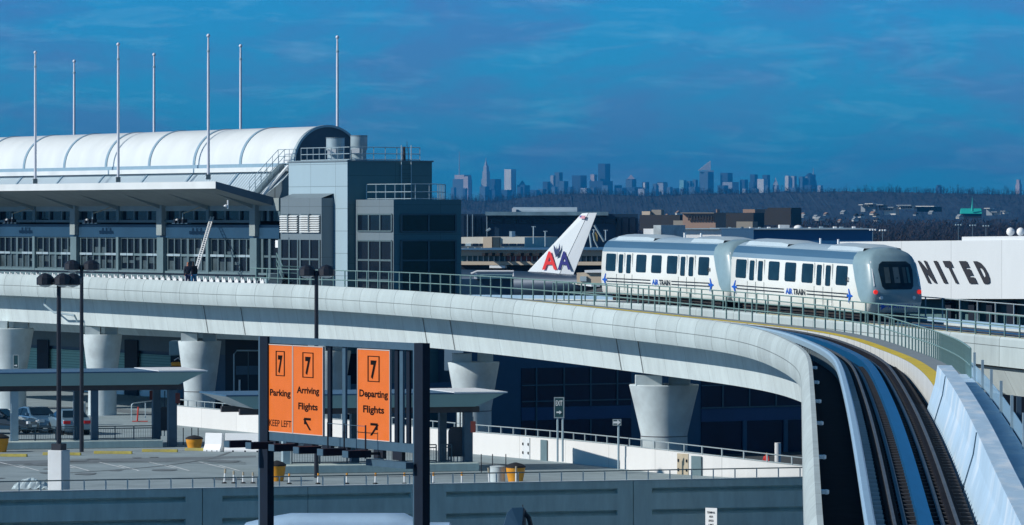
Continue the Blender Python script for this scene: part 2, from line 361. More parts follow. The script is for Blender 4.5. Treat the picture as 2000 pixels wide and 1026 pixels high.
MB().sweep(A, [(.14, -.62), (.14, -.95), (4.0, -.95)]).build('track_deck', M['deck'], ga)
MB().sweep(AWK, [(4.0, -1.2), (4.0, .02)]).build('walkway_face', mat_joint('walkway_panels', (.52, .55, .55), 1.9, .06, line=.3, var=.08, streak=.16), ga)
MB().sweep(AWK, [(4.0, .02), (4.0, .03), (5.36, .03), (5.36, 0)]).build('walkway', M['walk'], ga)
MB().sweep(sub(AWK, s_at_depth(A, 158), s_at_depth(A, 262)), [(4.0, .034), (4.5, .034)]).build('yellow_edge_line', M['yellow'], ga)
Aw = sub(A, 0, s_at_depth(A, 300))
for o_ in (-.718, .718):
    MB().sweep(Aw, [(2.5 + o_ - .035, -.42), (2.5 + o_ - .035, -.35), (2.5 + o_ + .035, -.35), (2.5 + o_ + .035, -.42)]).build('running_rail', M['rail'], ga)
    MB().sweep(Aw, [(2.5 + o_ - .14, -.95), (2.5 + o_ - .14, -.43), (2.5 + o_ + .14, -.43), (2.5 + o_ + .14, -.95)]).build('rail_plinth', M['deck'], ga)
MB().sweep(Aw, [(2.34, -.95), (2.34, -.36), (2.66, -.36), (2.66, -.95)]).build('reaction_plate', M['lim'], ga)
for o_ in (-.45, .42): MB().sweep(Aw, [(2.5 + o_ - .05, -.95), (2.5 + o_ - .05, -.52), (2.5 + o_ + .05, -.52), (2.5 + o_ + .05, -.95)]).build('guard_rail', mat('guard_rail_steel', (.05, .07, .09), .5, .3, var=.4, scale=3), ga)
MB().sweep(Aw, [(1.10, -.42), (1.08, -.20), (1.14, -.14), (1.28, -.14), (1.33, -.22), (1.33, -.3), (1.24, -.3), (1.24, -.42)], closed=True).build('power_rail_cover', M['prail'], ga, smooth='auto')
tie = MB().box((-1.15, -.12, 0), (2.3, 0, 0), (0, .24, 0), (0, 0, .12)).build('cross_tie', mat('cross_tie', (.035, .036, .042), .9, var=.4, scale=4), None); tie.parent = ga; s = s_at_depth(A, 105)
for i in range(98):
    o = tie if i == 0 else tie.copy()
    if i: C.objects.link(o); o.parent = ga
    p, r = at(A, s, 2.5, -.66); o.location = p - org(ga); o.rotation_euler = (0, 0, math.atan2(r.y, r.x)); s += .95
s = s_at_depth(A, 108); bk = MB(); n_ = 0
while s < s_at_depth(A, 235):
    if n_ < 60: bk = MB()
    p, r = at(A, s, 1.36, -.5); t = Vector((-r.y, r.x, 0)); bk.box(p, r * .2, t * .12, (0, 0, .16)); bk.box(p - r * .12 + Vector((0, 0, -.45)), r * .08, t * .08, (0, 0, .5)); s += 1.1; n_ += 1
    if n_ <= 60: bk.build('power_rail_bracket', M['galv'], ga); bk = MB()
bk.build('power_rail_bracket', M['galv'], ga)['kind'] = 'stuff'
for d in (117, 127, 140, 152, 168, 184):
    p, r = at(A, s_at_depth(A, d), .15, -.22); t = Vector((-r.y, r.x, 0))
    MB().box(p - t * .1, r * .1, t * .2, (0, 0, .10)).lathe(p + r * .13, [(.02, -.02), (.06, 0), (.06, .09), (.02, .11)], 8).build('trackside_lamp', M['lamp'], ga)
p0, _ = at(A, s_at_depth(A, 314), .94, -1.5)
MB().tube([at(A, s_at_depth(A, 313), .6, -1.5)[0], at(A, s_at_depth(A, 313), .5, -1.9)[0], at(A, s_at_depth(A, 312), .55, -2.35)[0], at(A, s_at_depth(A, 310.4), .85, -2.5)[0], at(A, s_at_depth(A, 310), 1.05, -2.9)[0]], .07).build('drain_pipe', M['galv'], ga)
# expansion joint and cable on the web
for px, d in ((823, 265.5),):
    s = s_at_depth(A, d); MB().sweep(sub(A, s - .9, s + .9)[:2], [(-.01, .005), (-.145, -.14), (-.235, -.40), (-.285, -.80), (-.255, -1.15), (-.17, -1.39)]).build('expansion_joint', M['black'], ga)
for d in (244, 246, 265, 268, 291, 295):
    s = s_at_depth(A, d); a, r = at(A, s, 1.2, -1.5); c, _ = at(A, s, 1.5, -3.12); MB().tube([a - r * .02, c - r * .02], .022, 4).build('web_joint', M['brown'], ga)
# barrier and screen in the bottom right corner
bar = thing('concrete_barrier', 'tall blue white weathered barrier wall beside the tracks in the bottom right corner', 'barrier wall', at(A, s_at_depth(A, 120), 4.1, -.9)[0])
sB = s_at_depth(A, 158)
frost = mat('frosted_concrete', (.40, .56, .70), .6, var=.10, scale=.9, stretch=(2, .8, .5), dirt=(.74, .79, .82), dirt_scale=.8)  # blue base colour holds sky-lit shade, with paler frost patches over it
MB().sweep(sub(A, 0, sB), [(3.72, -.95), (3.72, -.85), (4.02, .15), (4.10, .72), (4.55, .72), (4.62, -.5), (4.62, -.95)], closed=True).build('barrier_wall', frost, bar)
for i in range(2):
    s = sB - 9 - i * 26
    if s < 3: break
    a, r = at(A, s, 3.70, -.84); c, _ = at(A, s, 4.0, .16); e, _ = at(A, s, 4.085, .72); MB().tube([a, c, e], .022, 4).build('panel_joint', M['bluegrey'], bar)
MB().sweep(sub(A, 0, s_at_depth(A, 129)), [(3.45, -.95), (3.3, -.80), (3.70, -.80)]).build('kerb', mat_joint('tan_kerb', (.34, .30, .23), .55, .03, line=.5, var=.12, streak=.2), bar)
MB().sweep(sub(A, 0, s_at_depth(A, 166)), [(4.62, -.3), (4.62, .16), (5.36, .16), (5.36, -.3)]).build('side_ledge', frost, bar)
scr = thing('wind_screen', 'translucent pale blue screen with upright posts behind the bottom right barrier wall', 'screen', at(A, s_at_depth(A, 120), 5.4, 0)[0])
gm = bpy.data.materials.new('frosted_screen'); gm.use_nodes = True; nt = gm.node_tree; pb = nt.nodes['Principled BSDF']; pb.inputs['Base Color'].default_value = (.30, .50, .66, 1); pb.inputs['Roughness'].default_value = .4
tr = nt.nodes.new('ShaderNodeBsdfTransparent'); mxs = nt.nodes.new('ShaderNodeMixShader'); mxs.inputs[0].default_value = .62
nt.links.new(tr.outputs[0], mxs.inputs[1]); nt.links.new(pb.outputs[0], mxs.inputs[2]); nt.links.new(mxs.outputs[0], nt.nodes['Material Output'].inputs[0])
MB().sweep(sub(A, 0, s_at_depth(A, 168)), [(5.40, .14), (5.40, .62), (5.42, .62), (5.42, .14)], closed=True).build('screen_sheet', gm, scr)
for i in range(12):
    p, r = at(A, s_at_depth(A, 168) - i * 7, 5.36, .12); MB().cbox(p, .08, .08, .95).build('post', M['galv'], scr)
# railings along A
railing('walkway_railing', 'green two bar railing on the guideway walkway above the yellow line', AWK, 5.3, s_at_depth(A, 163), s_at_depth(A, 163) + 99.5 * 1.42, 1.42, 1.12, 'green', 'green guideway railings', z0=.02, r=.03)
# ------------------------------------------------------------------ guideway B (under the train)
gb = thing('train_guideway', 'pale concrete guideway carrying the white train behind the near curve', 'elevated guideway', at(B, s_at_depth(B, 240))[0])
MB().sweep(B, [(-2.1, -.5), (-2.1, 0), (-2.7, 0), (-2.76, -.1), (-2.78, -1.35)]).build('edge_beam', M['conc'], gb)
MB().sweep(B, [(-2.78, -1.40), (-2.6, -1.42), (-1.9, -2.7), (1.9, -2.7), (2.6, -1.42), (2.78, -1.4), (2.78, .1), (2.3, .1), (2.3, -.5)]).build('girder', M['conc_web'], gb)
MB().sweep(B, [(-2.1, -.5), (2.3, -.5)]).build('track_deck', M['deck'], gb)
MB().sweep(sub(B, s_at_depth(B, 195), s_at_depth(B, 250)), [(-2.66, .006), (-2.46, .006)]).build('yellow_edge_line', M['yellow'], gb)
for o_ in (-.718, .718): MB().sweep(B, [(o_ - .05, -.5), (o_ - .05, -.03), (o_ + .05, -.03), (o_ + .05, -.5)]).build('running_rail', M['rail'], gb)
MB().sweep(B, [(-.17, -.5), (-.17, -.05), (.17, -.05), (.17, -.5)]).build('reaction_plate', M['lim'], gb)
MB().sweep(B, [(1.45, .02), (1.45, .22), (1.62, .22), (1.62, .02)], closed=True).build('power_rail_cover', M['prail'], gb)
bk = MB(); s = s_at_depth(B, 190)
while s < s_at_depth(B, 262):
    p, r = at(B, s, -1.35, -.5); t = Vector((-r.y, r.x, 0)); MB().box(p, r * .35, t * .25, (0, 0, .42)).build('rail_chair', M['galv'], gb); s += 1.3
railing('walkway_railing', 'green two bar railing on the far guideway right in front of the train', B, -2.62, s_at_depth(B, 205), s_at_depth(B, 205) + 52 * 1.45, 1.45, 1.0, 'green', 'green guideway railings', r=.03)
railing('walkway_railing', 'green railing on the far edge of the train guideway beyond the rails', B, 2.5, s_at_depth(B, 200), s_at_depth(B, 258), 1.9, 1.0, 'greypaint', 'green guideway railings', z0=.1)
# ------------------------------------------------------------------ columns
def column(px, d, ztop, rt, rs, hc, label, dz=0):
    x, y = gp(px, d); root = thing('concrete_column', label, 'column', (x, y, 0), 0, 'flared columns under the guideway')
    MB().lathe((x, y, 0), [(rs * 1.02, 0), (rs, ztop - hc - 1.2), (rs, ztop - hc), (rs + (rt - rs) * .28, ztop - hc * .72), (rs + (rt - rs) * .62, ztop - hc * .38), (rt, ztop - .04), (rt * .985, ztop)], 40).build('shaft', M['conc_plain'], root, smooth='auto')
    MB().lathe((x, y, 0), [(rs + .012, ztop - hc - .10), (rs + .012, ztop - hc - .06)], 40).build('joint_ring', M['brown'], root)
    MB().cbox((x - rt * .45, y - rt * .2, ztop - .02), rt * .75, rt * .8, .5).cbox((x + rt * .45, y + rt * .2, ztop - .02), rt * .6, rt * .8, .5).build('bearing_block', M['conc_plain'], root)
    return root
def zc(d, y): return HC - (y - 425) / F * d
column(1297, 246, zc(246, 751), 1.75, 1.17, 2.5, 'flared concrete column nearest the train curve, right of the exit sign')
column(925, 270, zc(270, 707), 1.42, .98, 2.6, 'flared concrete column rising behind the tip of the second toll canopy')
column(390, 300, zc(300, 666), 1.32, .95, 3.0, 'flared concrete column beside the yellow truck front')
column(200, 311, zc(311, 653), 1.25, .9, 2.9, 'flared concrete column second from the photo edge above the toll canopy')
column(20, 321, zc(321, 641), 1.55, 1.05, 3.0, 'flared concrete column carrying a small arrow sign at the photo edge')
column(640, 285, zc(285, 685), 1.35, .95, 2.8, 'flared concrete column mostly hidden behind the orange signs')
x, y = gp(1519, 300); tag(MB().lathe((x, y, 0), [(.19, 0), (.19, zc(300, 865))], 16).build('pipe_column', M['conc_white'], None, smooth='auto'), 'slim pale round column standing in the dark under the guideway', 'column')
# ------------------------------------------------------------------ the train
def Wz(z):      # half width of the body at height z above the rail
    pts = [(.38, 1.42), (.55, 1.52), (1.2, 1.6), (2.0, 1.58), (2.72, 1.53), (2.78, 1.52), (3.1, 1.38), (3.3, 1.18), (3.46, .8), (3.54, .4), (3.56, 0)]
    for (a, wa), (c, wc) in zip(pts, pts[1:]):
        if z <= c: return wa + (wc - wa) * (z - a) / (c - a)
    return 0
ZR = [.40, .55, .9, 1.2, 1.6, 2.0, 2.4, 2.72, 2.78, 2.95, 3.1, 3.2, 3.3, 3.4, 3.46, 3.51, 3.54, 3.56]
def interp(tab, z):
    if z <= tab[0][0]: return tab[0][1]
    for (a, va), (c, vc) in zip(tab, tab[1:]):
        if z <= c: return va + (vc - va) * (z - a) / (c - a)
    return tab[-1][1]
XB = lambda z: interp([(.4, 7.9), (.9, 7.9), (1.2, 7.62), (2.0, 7.15), (2.75, 6.75), (3.1, 6.6), (3.56, 6.5)], z)
XF = lambda z: interp([(.4, 8.2), (.7, 8.55), (1.2, 8.66), (1.6, 8.66), (2.0, 8.55), (2.75, 8.25), (3.2, 7.95), (3.56, 7.5)], z)
def ring_pt(z, t, side):   # t 0..1 from the shell line to the flat of the face
    x = XB(z) + (XF(z) - XB(z)) * math.sin(t * math.pi / 2); y = Wz(z) * (1 - .30 * (1 - math.cos(t * math.pi / 2)))
    return (x, side * y, z)
def face_pt(u, z, out=0):  # u -1..1 across the end face
    return (XF(z) + .14 * (1 - u * u) + out, u * Wz(z) * .70, z)
def grid(mb, rows):
    nv = len(rows[0]); mb.add([p for r in rows for p in r], [(i * nv + j, i * nv + j + 1, (i + 1) * nv + j + 1, (i + 1) * nv + j) for i in range(len(rows) - 1) for j in range(nv - 1)])
def make_car(lit):
    root = thing('train_car', 'x', 'train car')
    body, band, band2, roof, shell = MB(), MB(), MB(), MB(), MB()
    def zone(z): return body if z < 2.75 else band if z < 3.32 else roof
    def strip(zs, mb, xs, side):
        grid(mb, [[(x if x is not None else XB(z), side * Wz(z), z) for x in xs] for z in zs])
    for side in (-1, 1):
        strip([z for z in ZR if z <= 2.72], body, [-8.3, -4, 0, 4, None], side)
        strip([z for z in ZR if 2.78 <= z <= 2.95], band2, [-8.3, -4, 0, 4, None], side); strip([z for z in ZR if 2.95 <= z <= 3.3], band, [-8.3, -4, 0, 4, None], side)
        strip([2.72, 2.78], band2, [-8.3, -4, 0, 4, None], side)
        strip([z for z in ZR if z >= 3.3], roof, [-8.3, -4, 0, 4, None], side)
        ts = [i / 6 for i in range(7)]
        grid(body, [[ring_pt(z, t, side) for t in ts] for z in ZR if z <= .9])           # white chin
        grid(shell, [[ring_pt(z, t, side) for t in ts] for z in ZR if z >= .9])
        for i in range(3):                                                                # rounded rear corners
            x0, x1 = -8.3 - .12 * i, -8.42 - .12 * i; k0, k1 = 1 - .03 * i * i, 1 - .03 * (i + 1) ** 2
            for lo, hi, mb in ((.4, 2.72, body), (2.72, 3.3, band), (3.3, 3.56, roof)):
                grid(mb, [[(x0, side * Wz(z) * k0, z), (x1, side * Wz(z) * k1, z)] for z in ZR if lo <= z <= hi])
    us = [-1 + i / 4 for i in range(9)]
    grid(body, [[face_pt(u, z) if abs(u) < 1 else ring_pt(z, 1, u) for u in us] for z in ZR if z <= .9])
    grid(shell, [[face_pt(u, z) if abs(u) < 1 else ring_pt(z, 1, u) for u in us] for z in ZR if z >= .9])
    grid(body, [[(-8.66, u * Wz(z) * .73, z) for u in us] for z in ZR if z <= 2.72]); grid(band, [[(-8.66, u * Wz(z) * .73, z) for u in us] for z in ZR if z >= 2.72])
    for nm, mb, m in (('body', body, 'trainw'), ('roof_shoulder', band, 'trainband'), ('shoulder_stripe', band2, 'trainband2'), ('roof', roof, 'trainroof'), ('end_shell', shell, 'mask')):
        o = mb.build(nm, M[m], root, smooth='auto')
        bm = bmesh.new(); bm.from_mesh(o.data); bmesh.ops.remove_doubles(bm, verts=bm.verts, dist=.004); bmesh.ops.recalc_face_normals(bm, faces=bm.faces); bm.to_mesh(o.data); bm.free()
    MB().box((-7.6, -1.2, .05), (14.6, 0, 0), (0, 2.4, 0), (0, 0, .4)).build('underframe', M['under'], root)
    for x in (-5.6, 5.3):
        g = MB().box((x - 1.4, -1.0, -.05 + .1), (2.8, 0, 0), (0, 2.0, 0), (0, 0, .38)).build('bogie', M['under'], root)
        for dx in (-.95, .95):
            for s in (-1, 1): MB().tube([(x + dx, s * .66, .36), (x + dx, s * .8, .36)], .36, 16).build('wheel', M['under'], g)
    # windows and doors
    def panel(x, wd, z0, z1, side, out, mname, nm, par, r=.12):
        mb = MB(); rows = []
        pts = []
        for cx, cz, a0 in ((x + wd / 2 - r, z1 - r, 0), (x - wd / 2 + r, z1 - r, 90), (x - wd / 2 + r, z0 + r, 180), (x + wd / 2 - r, z0 + r, 270)):
            for q in range(4): a = R(a0 + q * 30); pts.append((cx + r * math.cos(a), cz + r * math.sin(a)))
        n = len(pts)
        mb.add([(px, side * (Wz(pz) + out), pz) for px, pz in pts] + [(px, side * (Wz(pz) - .03), pz) for px, pz in pts],
               [tuple(range(n))] + [(i, (i + 1) % n, n + (i + 1) % n, n + i) for i in range(n)])
        return mb.build(nm, M[mname], par)
    for side in (-1, 1):
        for x in (-7.0, -2.77, -.69, 1.42, 5.58): panel(x, 1.38, 1.66, 2.62, side, .012, 'twin', 'window', root)
        for xc in (-5.04, 3.4):
            for dx in (-.545, .545):
                d_ = panel(xc + dx, 1.06, .62, 2.68, side, .010, 'trainw', 'door', root, r=.05)
                panel(xc + dx, .60, 1.58, 2.60, side, .018, 'twin', 'door_window', d_, r=.1)
            for dx in (-1.08, 0, 1.08): MB().box((xc + dx - .017, side * (Wz(1.5) + .004), .62), (.034, 0, 0), (0, side * .012, 0), (0, 0, .9)).box((xc + dx - .017, side * (Wz(2.2) + .004), 1.5), (.034, 0, 0), (0, side * .012, 0), (0, 0, 1.18)).build('door_seam', M['mull_dk'], root)
        st = MB()
        for z in (1.10, 1.26):
            for x0, x1 in ((-7.5, -1.42), (1.42, 6.4)): st = MB(); st.box((x0, side * (Wz(z) + .019), z - .028), (x1 - x0, 0, 0), (0, side * .004, 0), (0, 0, .056)); st.build('livery_stripe', M['livblack'], root)
        t1, t2 = MB(), MB(); ax = (-1, 0, 0) if side > 0 else (1, 0, 0)
        oo = Vector((0, side * (Wz(1.15) + .012), 1.04)); 
        text_into(t1, 'AIR', oo + Vector(ax) * -.76, ax, (0, 0, 1), .27, .86, .006, bold=.03); text_into(t2, 'TRAIN', oo + Vector(ax) * .50, ax, (0, 0, 1), .27, 1.50, .006, bold=.03)
        t1.build('lettering', M['livblue'], root); t2.build('lettering', M['livblack'], root)
        for x, sg in ((-7.75, -1), (6.6, 1)):       # little aircraft emblem
            y = side * (Wz(1.2) + .018); z = 1.18
            sh = [(-.42, 0), (-.36, .08), (-.1, .09), (-.2, .55), (-.1, .55), (.2, .09), (.42, .06), (.5, 0), (.42, -.06), (.2, -.09), (-.1, -.55), (-.2, -.55), (-.1, -.09), (-.36, -.08)]
            MB().prism([(x + sg * a * .75, y, z + c * .62) for a, c in sh], (0, side * .006, 0)).build('aircraft_emblem', M['livblue'], root)
        tn = MB(); text_into(tn, '1022' if lit else '1034', Vector((6.62 if side > 0 else 6.3, side * (Wz(2.0) + .012), 1.85)), ax, (0, 0, 1), .22, .42, .006, bold=.02); tn.build('car_number', M['livblack'], root)
    for x0, x1 in ((-7.3, -3.2), (3.0, 6.0)):        # air-conditioning hoods
        m_ = MB(); prof = [(-1.05, 3.36), (-.98, 3.56), (-.5, 3.66), (0, 3.69), (.5, 3.66), (.98, 3.56), (1.05, 3.36)]
        grid(m_, [[(x0 - .35 if z < 3.5 else x0, y, z) for y, z in prof], [(x0, y, z) for y, z in prof], [(x1, y, z) for y, z in prof], [(x1 + .9, y, min(z, 3.5)) for y, z in prof]])
        hd = m_.build('roof_hood', M['hood'], root, smooth='auto')
        MB().box(((x0 + x1) / 2 - .25, 1.0, 3.50), (.5, 0, 0), (0, .06, 0), (0, 0, .08)).build('hood_latch', M['mull_dk'], hd)
    for x in (-1.2, 1.0): MB().tube([(x, .3, 3.5), (x, .3, 3.82)], .06, 8).build('antenna', M['white'], root)
    # end face: windscreen, lamps, wording
    rows = []
    for z in (1.55, 1.70, 2.1, 2.5, 2.76, 2.9):
        hw = interp([(1.55, .64), (1.70, .75), (2.5, .84), (2.74, .80), (2.9, .62)], z); rows.append([face_pt(u * hw, z, .02) for u in us])
    m_ = MB(); grid(m_, rows); ws = m_.build('windscreen', M['twin'], root)
    for u0, u1, mm in ((-.58, -.34, 'int'), (.30, .46, 'int'), (-.16, .12, 'mull_dk'), (.52, .64, 'teal')):
        m_ = MB(); grid(m_, [[face_pt(u0, z, .026), face_pt(u1, z, .026)] for z in (1.86, 2.2, 2.62)]); m_.build('seen_through_pane', M[mm], ws)
    for u in (-1.0, 1.0):
        p = Vector(ring_pt(1.42, .93, u)); MB().tube([p, p + Vector((.08, 0, 0))], .105, 14).build('tail_lamp', M['redlit'], root)
        p = Vector(face_pt(u * .78, 1.14, .0)); MB().tube([p, p + Vector((.05, 0, 0))], .09, 12).build('head_lamp', M['lamp'], root)
    MB().tube([ring_pt(2.9, .8, 1), ring_pt(2.2, .86, 1), ring_pt(1.7, .88, 1)], .03, 5).build('grab_rail', M['white'], root)
    MB().tube([ring_pt(2.9, .8, -1), ring_pt(2.2, .86, -1), ring_pt(1.7, .88, -1)], .03, 5).build('grab_rail', M['white'], root)
    tl = MB(); text_into(tl, 'AIRTRAIN', Vector((XF(.72) + .12, .16, .64)), (0, 1, 0), (0, 0, 1), .17, 1.3, .015, bold=.02); tl.build('lettering', M['livblue'], root)
    sh = [(-.28, 0), (-.06, .05), (-.12, .3), (.14, .05), (.3, 0), (.14, -.05), (-.12, -.3), (-.06, -.05)]
    MB().prism([(XF(.72) + .115, -.78 + a, .72 + c * .6) for a, c in sh], (.01, 0, 0)).build('aircraft_emblem', M['livblue'], root)
    MB().box((7.4, -.5, .1), (1.4, 0, 0), (0, 1.0, 0), (0, 0, .28)).build('coupler', M['black'], root)
    return root
def put_car(root, s, rev=False):
    a, _ = at(B, s - 5.5); c, _ = at(B, s + 5.5); t = (a - c)        # local +x points back toward the camera
    root.location = (a + c) / 2; root.rotation_euler = (0, -math.atan2(t.z, math.hypot(t.x, t.y)), math.atan2(t.y, t.x))
s1 = s_at_depth(B, 246.0) + .9
car = make_car(True); car['label'] = 'white train car showing its dark windscreen and red tail lamps'; car['group'] = 'cars of the airport train'; put_car(car, s1)
car2 = make_car(False); car2['label'] = 'white train car coupled ahead, just right of the aircraft tail fin'; car2['group'] = 'cars of the airport train'; put_car(car2, s1 + 17.6)
# ------------------------------------------------------------------ the terminal on the left
TU, TN = Vector((-.5, .866, 0)), Vector((-.866, -.5, 0))          # along the front (away), outward normal
TO = Vector(((680 - 1000) / F * 318, 318, 0))
def T(a, b, z=0): return TO + TU * a + TN * b + Vector((0, 0, z))
def ta(px, b=0):                      # distance along the front at which the line at offset b crosses pixel column px
    k = (px - 1000) / F; o = TO + TN * b
    return (o.x - k * o.y) / (k * TU.y - TU.x)
def tb(px, a):                        # offset at which the line across the front at a crosses pixel column px
    k = (px - 1000) / F; o = TO + TU * a
    return (o.x - k * o.y) / (k * TN.y - TN.x)
def tz(px, y, b=0): return HC - (y - 425) / F * T(ta(px, b), b).y
def tbox(mb, a0, a1, b0, b1, z0, z1): return mb.box(T(a0, b0, z0), TU * (a1 - a0), TN * (b1 - b0), (0, 0, z1 - z0))
term = thing('terminal_building', 'long terminal with a white barrel vault roof and a blue panelled stair tower', 'building', T(12, 0, PZ))
zw0, zt, zw1, zb1, zs, zh, zatt = (tz(500, q) for q in (533, 501, 466, 439.5, 432, 412, 402))
aL, aR = 100.0, ta(545)
# walls: spandrel band, header, base
m_ = MB(); tbox(m_, aR, aL, -.3, 0, zw1, zb1); m_.build('spandrel', M['blueband'], term)
m_ = MB(); tbox(m_, aR, aL, -.35, .1, zw0 - .55, zw0); m_.build('sill', M['pier'], term)
m_ = MB(); tbox(m_, aR, aL, -.3, .02, zh, zatt + .5); m_.build('wall', M['soffit'], term)
m_ = MB(); tbox(m_, aR + .2, aL, -9, -1.2, 0, zatt + .3); m_.build('core_wall', M['navy'], term)
m_ = MB(); tbox(m_, aR, aL, -.35, -.12, PZ, zw0 - .55); m_.build('lower_wall', M['winggrey'], term)
# bays
edges = [68, 148, 232, 317, 405, 500]; aa = [ta(q) for q in edges]; bay = (aa[0] - aa[-1]) / 5
a = aa[-1]; k = 0; mull = None
while a < aL - bay:
    big = k % 2 == 0
    m_ = MB(); wv = .5 if big else .2
    tbox(m_, a - wv, a + wv, -.1, .22 if big else .12, zw0 - .5, zw1 + .02); m_.build('pier', M['pier'], term)
    a0, a1 = a + wv, a + bay - (.22 if big else .62)
    wd = MB(); tbox(wd, a0, a1, -.26, -.2, zw0, zw1); win = wd.build('window', M['glass'], term)
    fr = MB(); n = 6
    for i in range(n + 1):
        x = a0 + (a1 - a0) * i / n; h = .16 if i == 3 else .07; tbox(fr, x - h, x + h, -.2, -.08, zw0, zw1 - .002)
    tbox(fr, a0, a1, -.2, -.1, zw1 - .09, zw1 - .003); tbox(fr, a0, a1, -.2, -.1, zw0 + .003, zw0 + .09)
    fr.build('window_frame', M['mull'], win)
    tr_ = MB()
    for i in (0, 1, 4, 5): x = a0 + (a1 - a0) * (i + .5) / n; tbox(tr_, x - .5, x + .5, -.06, .0, zt - .07, zt + .09)
    tr_.build('transom_plate', M['galv'], win); tt = MB(); tbox(tt, a0, a1, -.2, -.065, zt - .08, zt + .08); tt.build('transom', M['pier'], win)
    bl = MB(); random.seed(k)
    for i in range(n):
        x0 = a0 + (a1 - a0) * i / n; x1 = a0 + (a1 - a0) * (i + 1) / n
        tbox(bl, x0 + .08, x1 - .08, -.198, -.19, zw0 + random.choice((.1, .1, .5, .9)), zt - random.choice((.1, .1, .4)))
        if random.random() < .3: tbox(bl, x0 + .08, x1 - .08, -.198, -.19, zt + .1, zt + random.choice((.3, .5)))
    bl.build('blind', M['int'], win)
    # upper strip: three openings to each side of a hanging bracket
    m_ = MB(); hv = .42 if big else .22
    tbox(m_, a - hv, a + hv, -.1, .3 if big else .1, zs - (1.0 if big else .1), zh + .55); m_.build('pier', M['soffit'] if big else M['pier'], term)
    b0, b1 = a + hv, a + bay - (.22 if big else .42)
    wd = MB(); tbox(wd, b0, b1, -.26, -.2, zs, zh); win = wd.build('window', M['glass'], term); fr = MB()
    for i in range(4):
        x = b0 + (b1 - b0) * i / 3; tbox(fr, x - .11, x + .11, -.2, -.06, zs, zh - .004)
    tbox(fr, b0, b1, -.2, .06, zs - .12, zs + .06); fr.build('window_frame', M['mull'], win)
    a += bay; k += 1
aend = a
# short stretch between the last pier and the louvre block
wd = MB(); tbox(wd, aR, aa[-1] - .62, -.26, -.2, zw0, zw1); win = wd.build('window', M['glass'], term); fr = MB()
for x in (aR + .1, aR + 1.5, aa[-1] - .8): tbox(fr, x - .16, x + .16, -.2, -.05, zw0, zw1 - .01)
tbox(fr, aR, aa[-1] - .62, -.2, -.1, zt - .07, zt + .07); fr.build('window_frame', M['mull'], win)
m_ = MB(); tbox(m_, aR + .3, aR + .9, -.19, -.18, zt + .6, zt + 1.1); m_.build('paper_notice', M['white'], win)
wd = MB(); tbox(wd, aR, aa[-1] - .6, -.26, -.2, zs, zh); win = wd.build('window', M['glass'], term); fr = MB()
for x in (aR + .1, aR + 1.7, aa[-1] - .7): tbox(fr, x - .18, x + .18, -.2, -.05, zs, zh - .01)
fr.build('window_frame', M['mull'], win)
# canopy: rises outward to a white edge
bt = 4.2; at0 = ta(421, bt); zt0 = HC - (354.5 - 425) / F * T(at0, bt).y; ze0 = HC - (368.5 - 425) / F * T(at0, bt).y
cp = MB(); cp.add([T(at0, bt, ze0), T(aL, bt, ze0), T(aL, bt, zt0), T(at0, bt, zt0)], [(0, 1, 2, 3)])
cp.build('canopy_edge', M['vault'], term)
cp = MB(); cp.add([T(at0 + .02, bt, ze0), T(aL, bt, ze0), T(aL, 0, zatt), T(at0 - .2, 0, zatt)], [(0, 1, 2, 3)]); cp.build('canopy_soffit', M['soffit'], term)
cp = MB(); cp.add([T(at0, bt, zt0), T(aL, bt, zt0), T(aL, 0, zatt + .55), T(at0 - .2, 0, zatt + .55)], [(0, 1, 2, 3)]); cp.build('canopy_top', M['galv'], term)
cp = MB(); cp.add([T(at0, bt, ze0), T(at0, bt, zt0), T(at0 - .2, 0, zatt + .55), T(at0 - .2, 0, zatt)], [(0, 1, 2, 3)]); cp.build('canopy_end', M['bluegrey'], term)
for i in range(10):
    x = aa[-1] + bay * i; m_ = MB(); m_.add([T(x - .07, 0, zatt - .28), T(x - .07, 0, zatt), T(x - .07, bt - .3, ze0 - .02), T(x + .07, 0, zatt - .28), T(x + .07, 0, zatt), T(x + .07, bt - .3, ze0 - .02)],
        [(0, 1, 2), (3, 5, 4), (0, 2, 5, 3), (0, 3, 4, 1), (1, 4, 5, 2)]); m_.build('canopy_rib', M['soffit'], term)
# vault: half cylinder, its near end at pixel 573..700
av = ta(574, -1.6); bv0 = -1.6; rv = 2.55; bvc = bv0 - rv; zv = HC - (320 - 425) / F * T(av, bv0).y; hv_ = HC - (246.5 - 425) / F * T(av, bvc).y - zv
def vp(a, th, k=1.0): return T(a, bvc + rv * k * math.cos(th), zv + hv_ * k * math.sin(th))
def vault_sheet(mb, a0, a1, k, t0=0, t1=math.pi, n=28):
    vs = [vp(x, t0 + (t1 - t0) * i / n, k) for x in (a0, a1) for i in range(n + 1)]
    b = len(mb.f); mb.add(vs, [(i, i + 1, n + 2 + i, n + 1 + i) for i in range(n)])
m_ = MB(); vault_sheet(m_, av, aL, 1.0); m_.build('vault_roof', M['vault'], term, smooth='auto')
m_ = MB(); tbox(m_, av + .05, aL, -9, bv0 - .15, zatt, zv - .19); m_.build('vault_wall', M['panel_md'], term)
step = bay; x = ta(470, bv0) - step; 
while x < aL:
    m_ = MB()
    n = 28; vs = []
    for i in range(n + 1):
        th = math.pi * i / n
        vs += [vp(x - .16, th, 1.0), vp(x - .16, th, 1.02), vp(x + .16, th, 1.02), vp(x + .16, th, 1.0)]
    m_.add(vs, [(4 * i + j, 4 * i + j + 1, 4 * i + j + 5, 4 * i + j + 4) for i in range(n) for j in range(3)])
    if x > av + 1: m_.build('vault_rib', M['rib'], term)
    x += step
m_ = MB(); n = 28
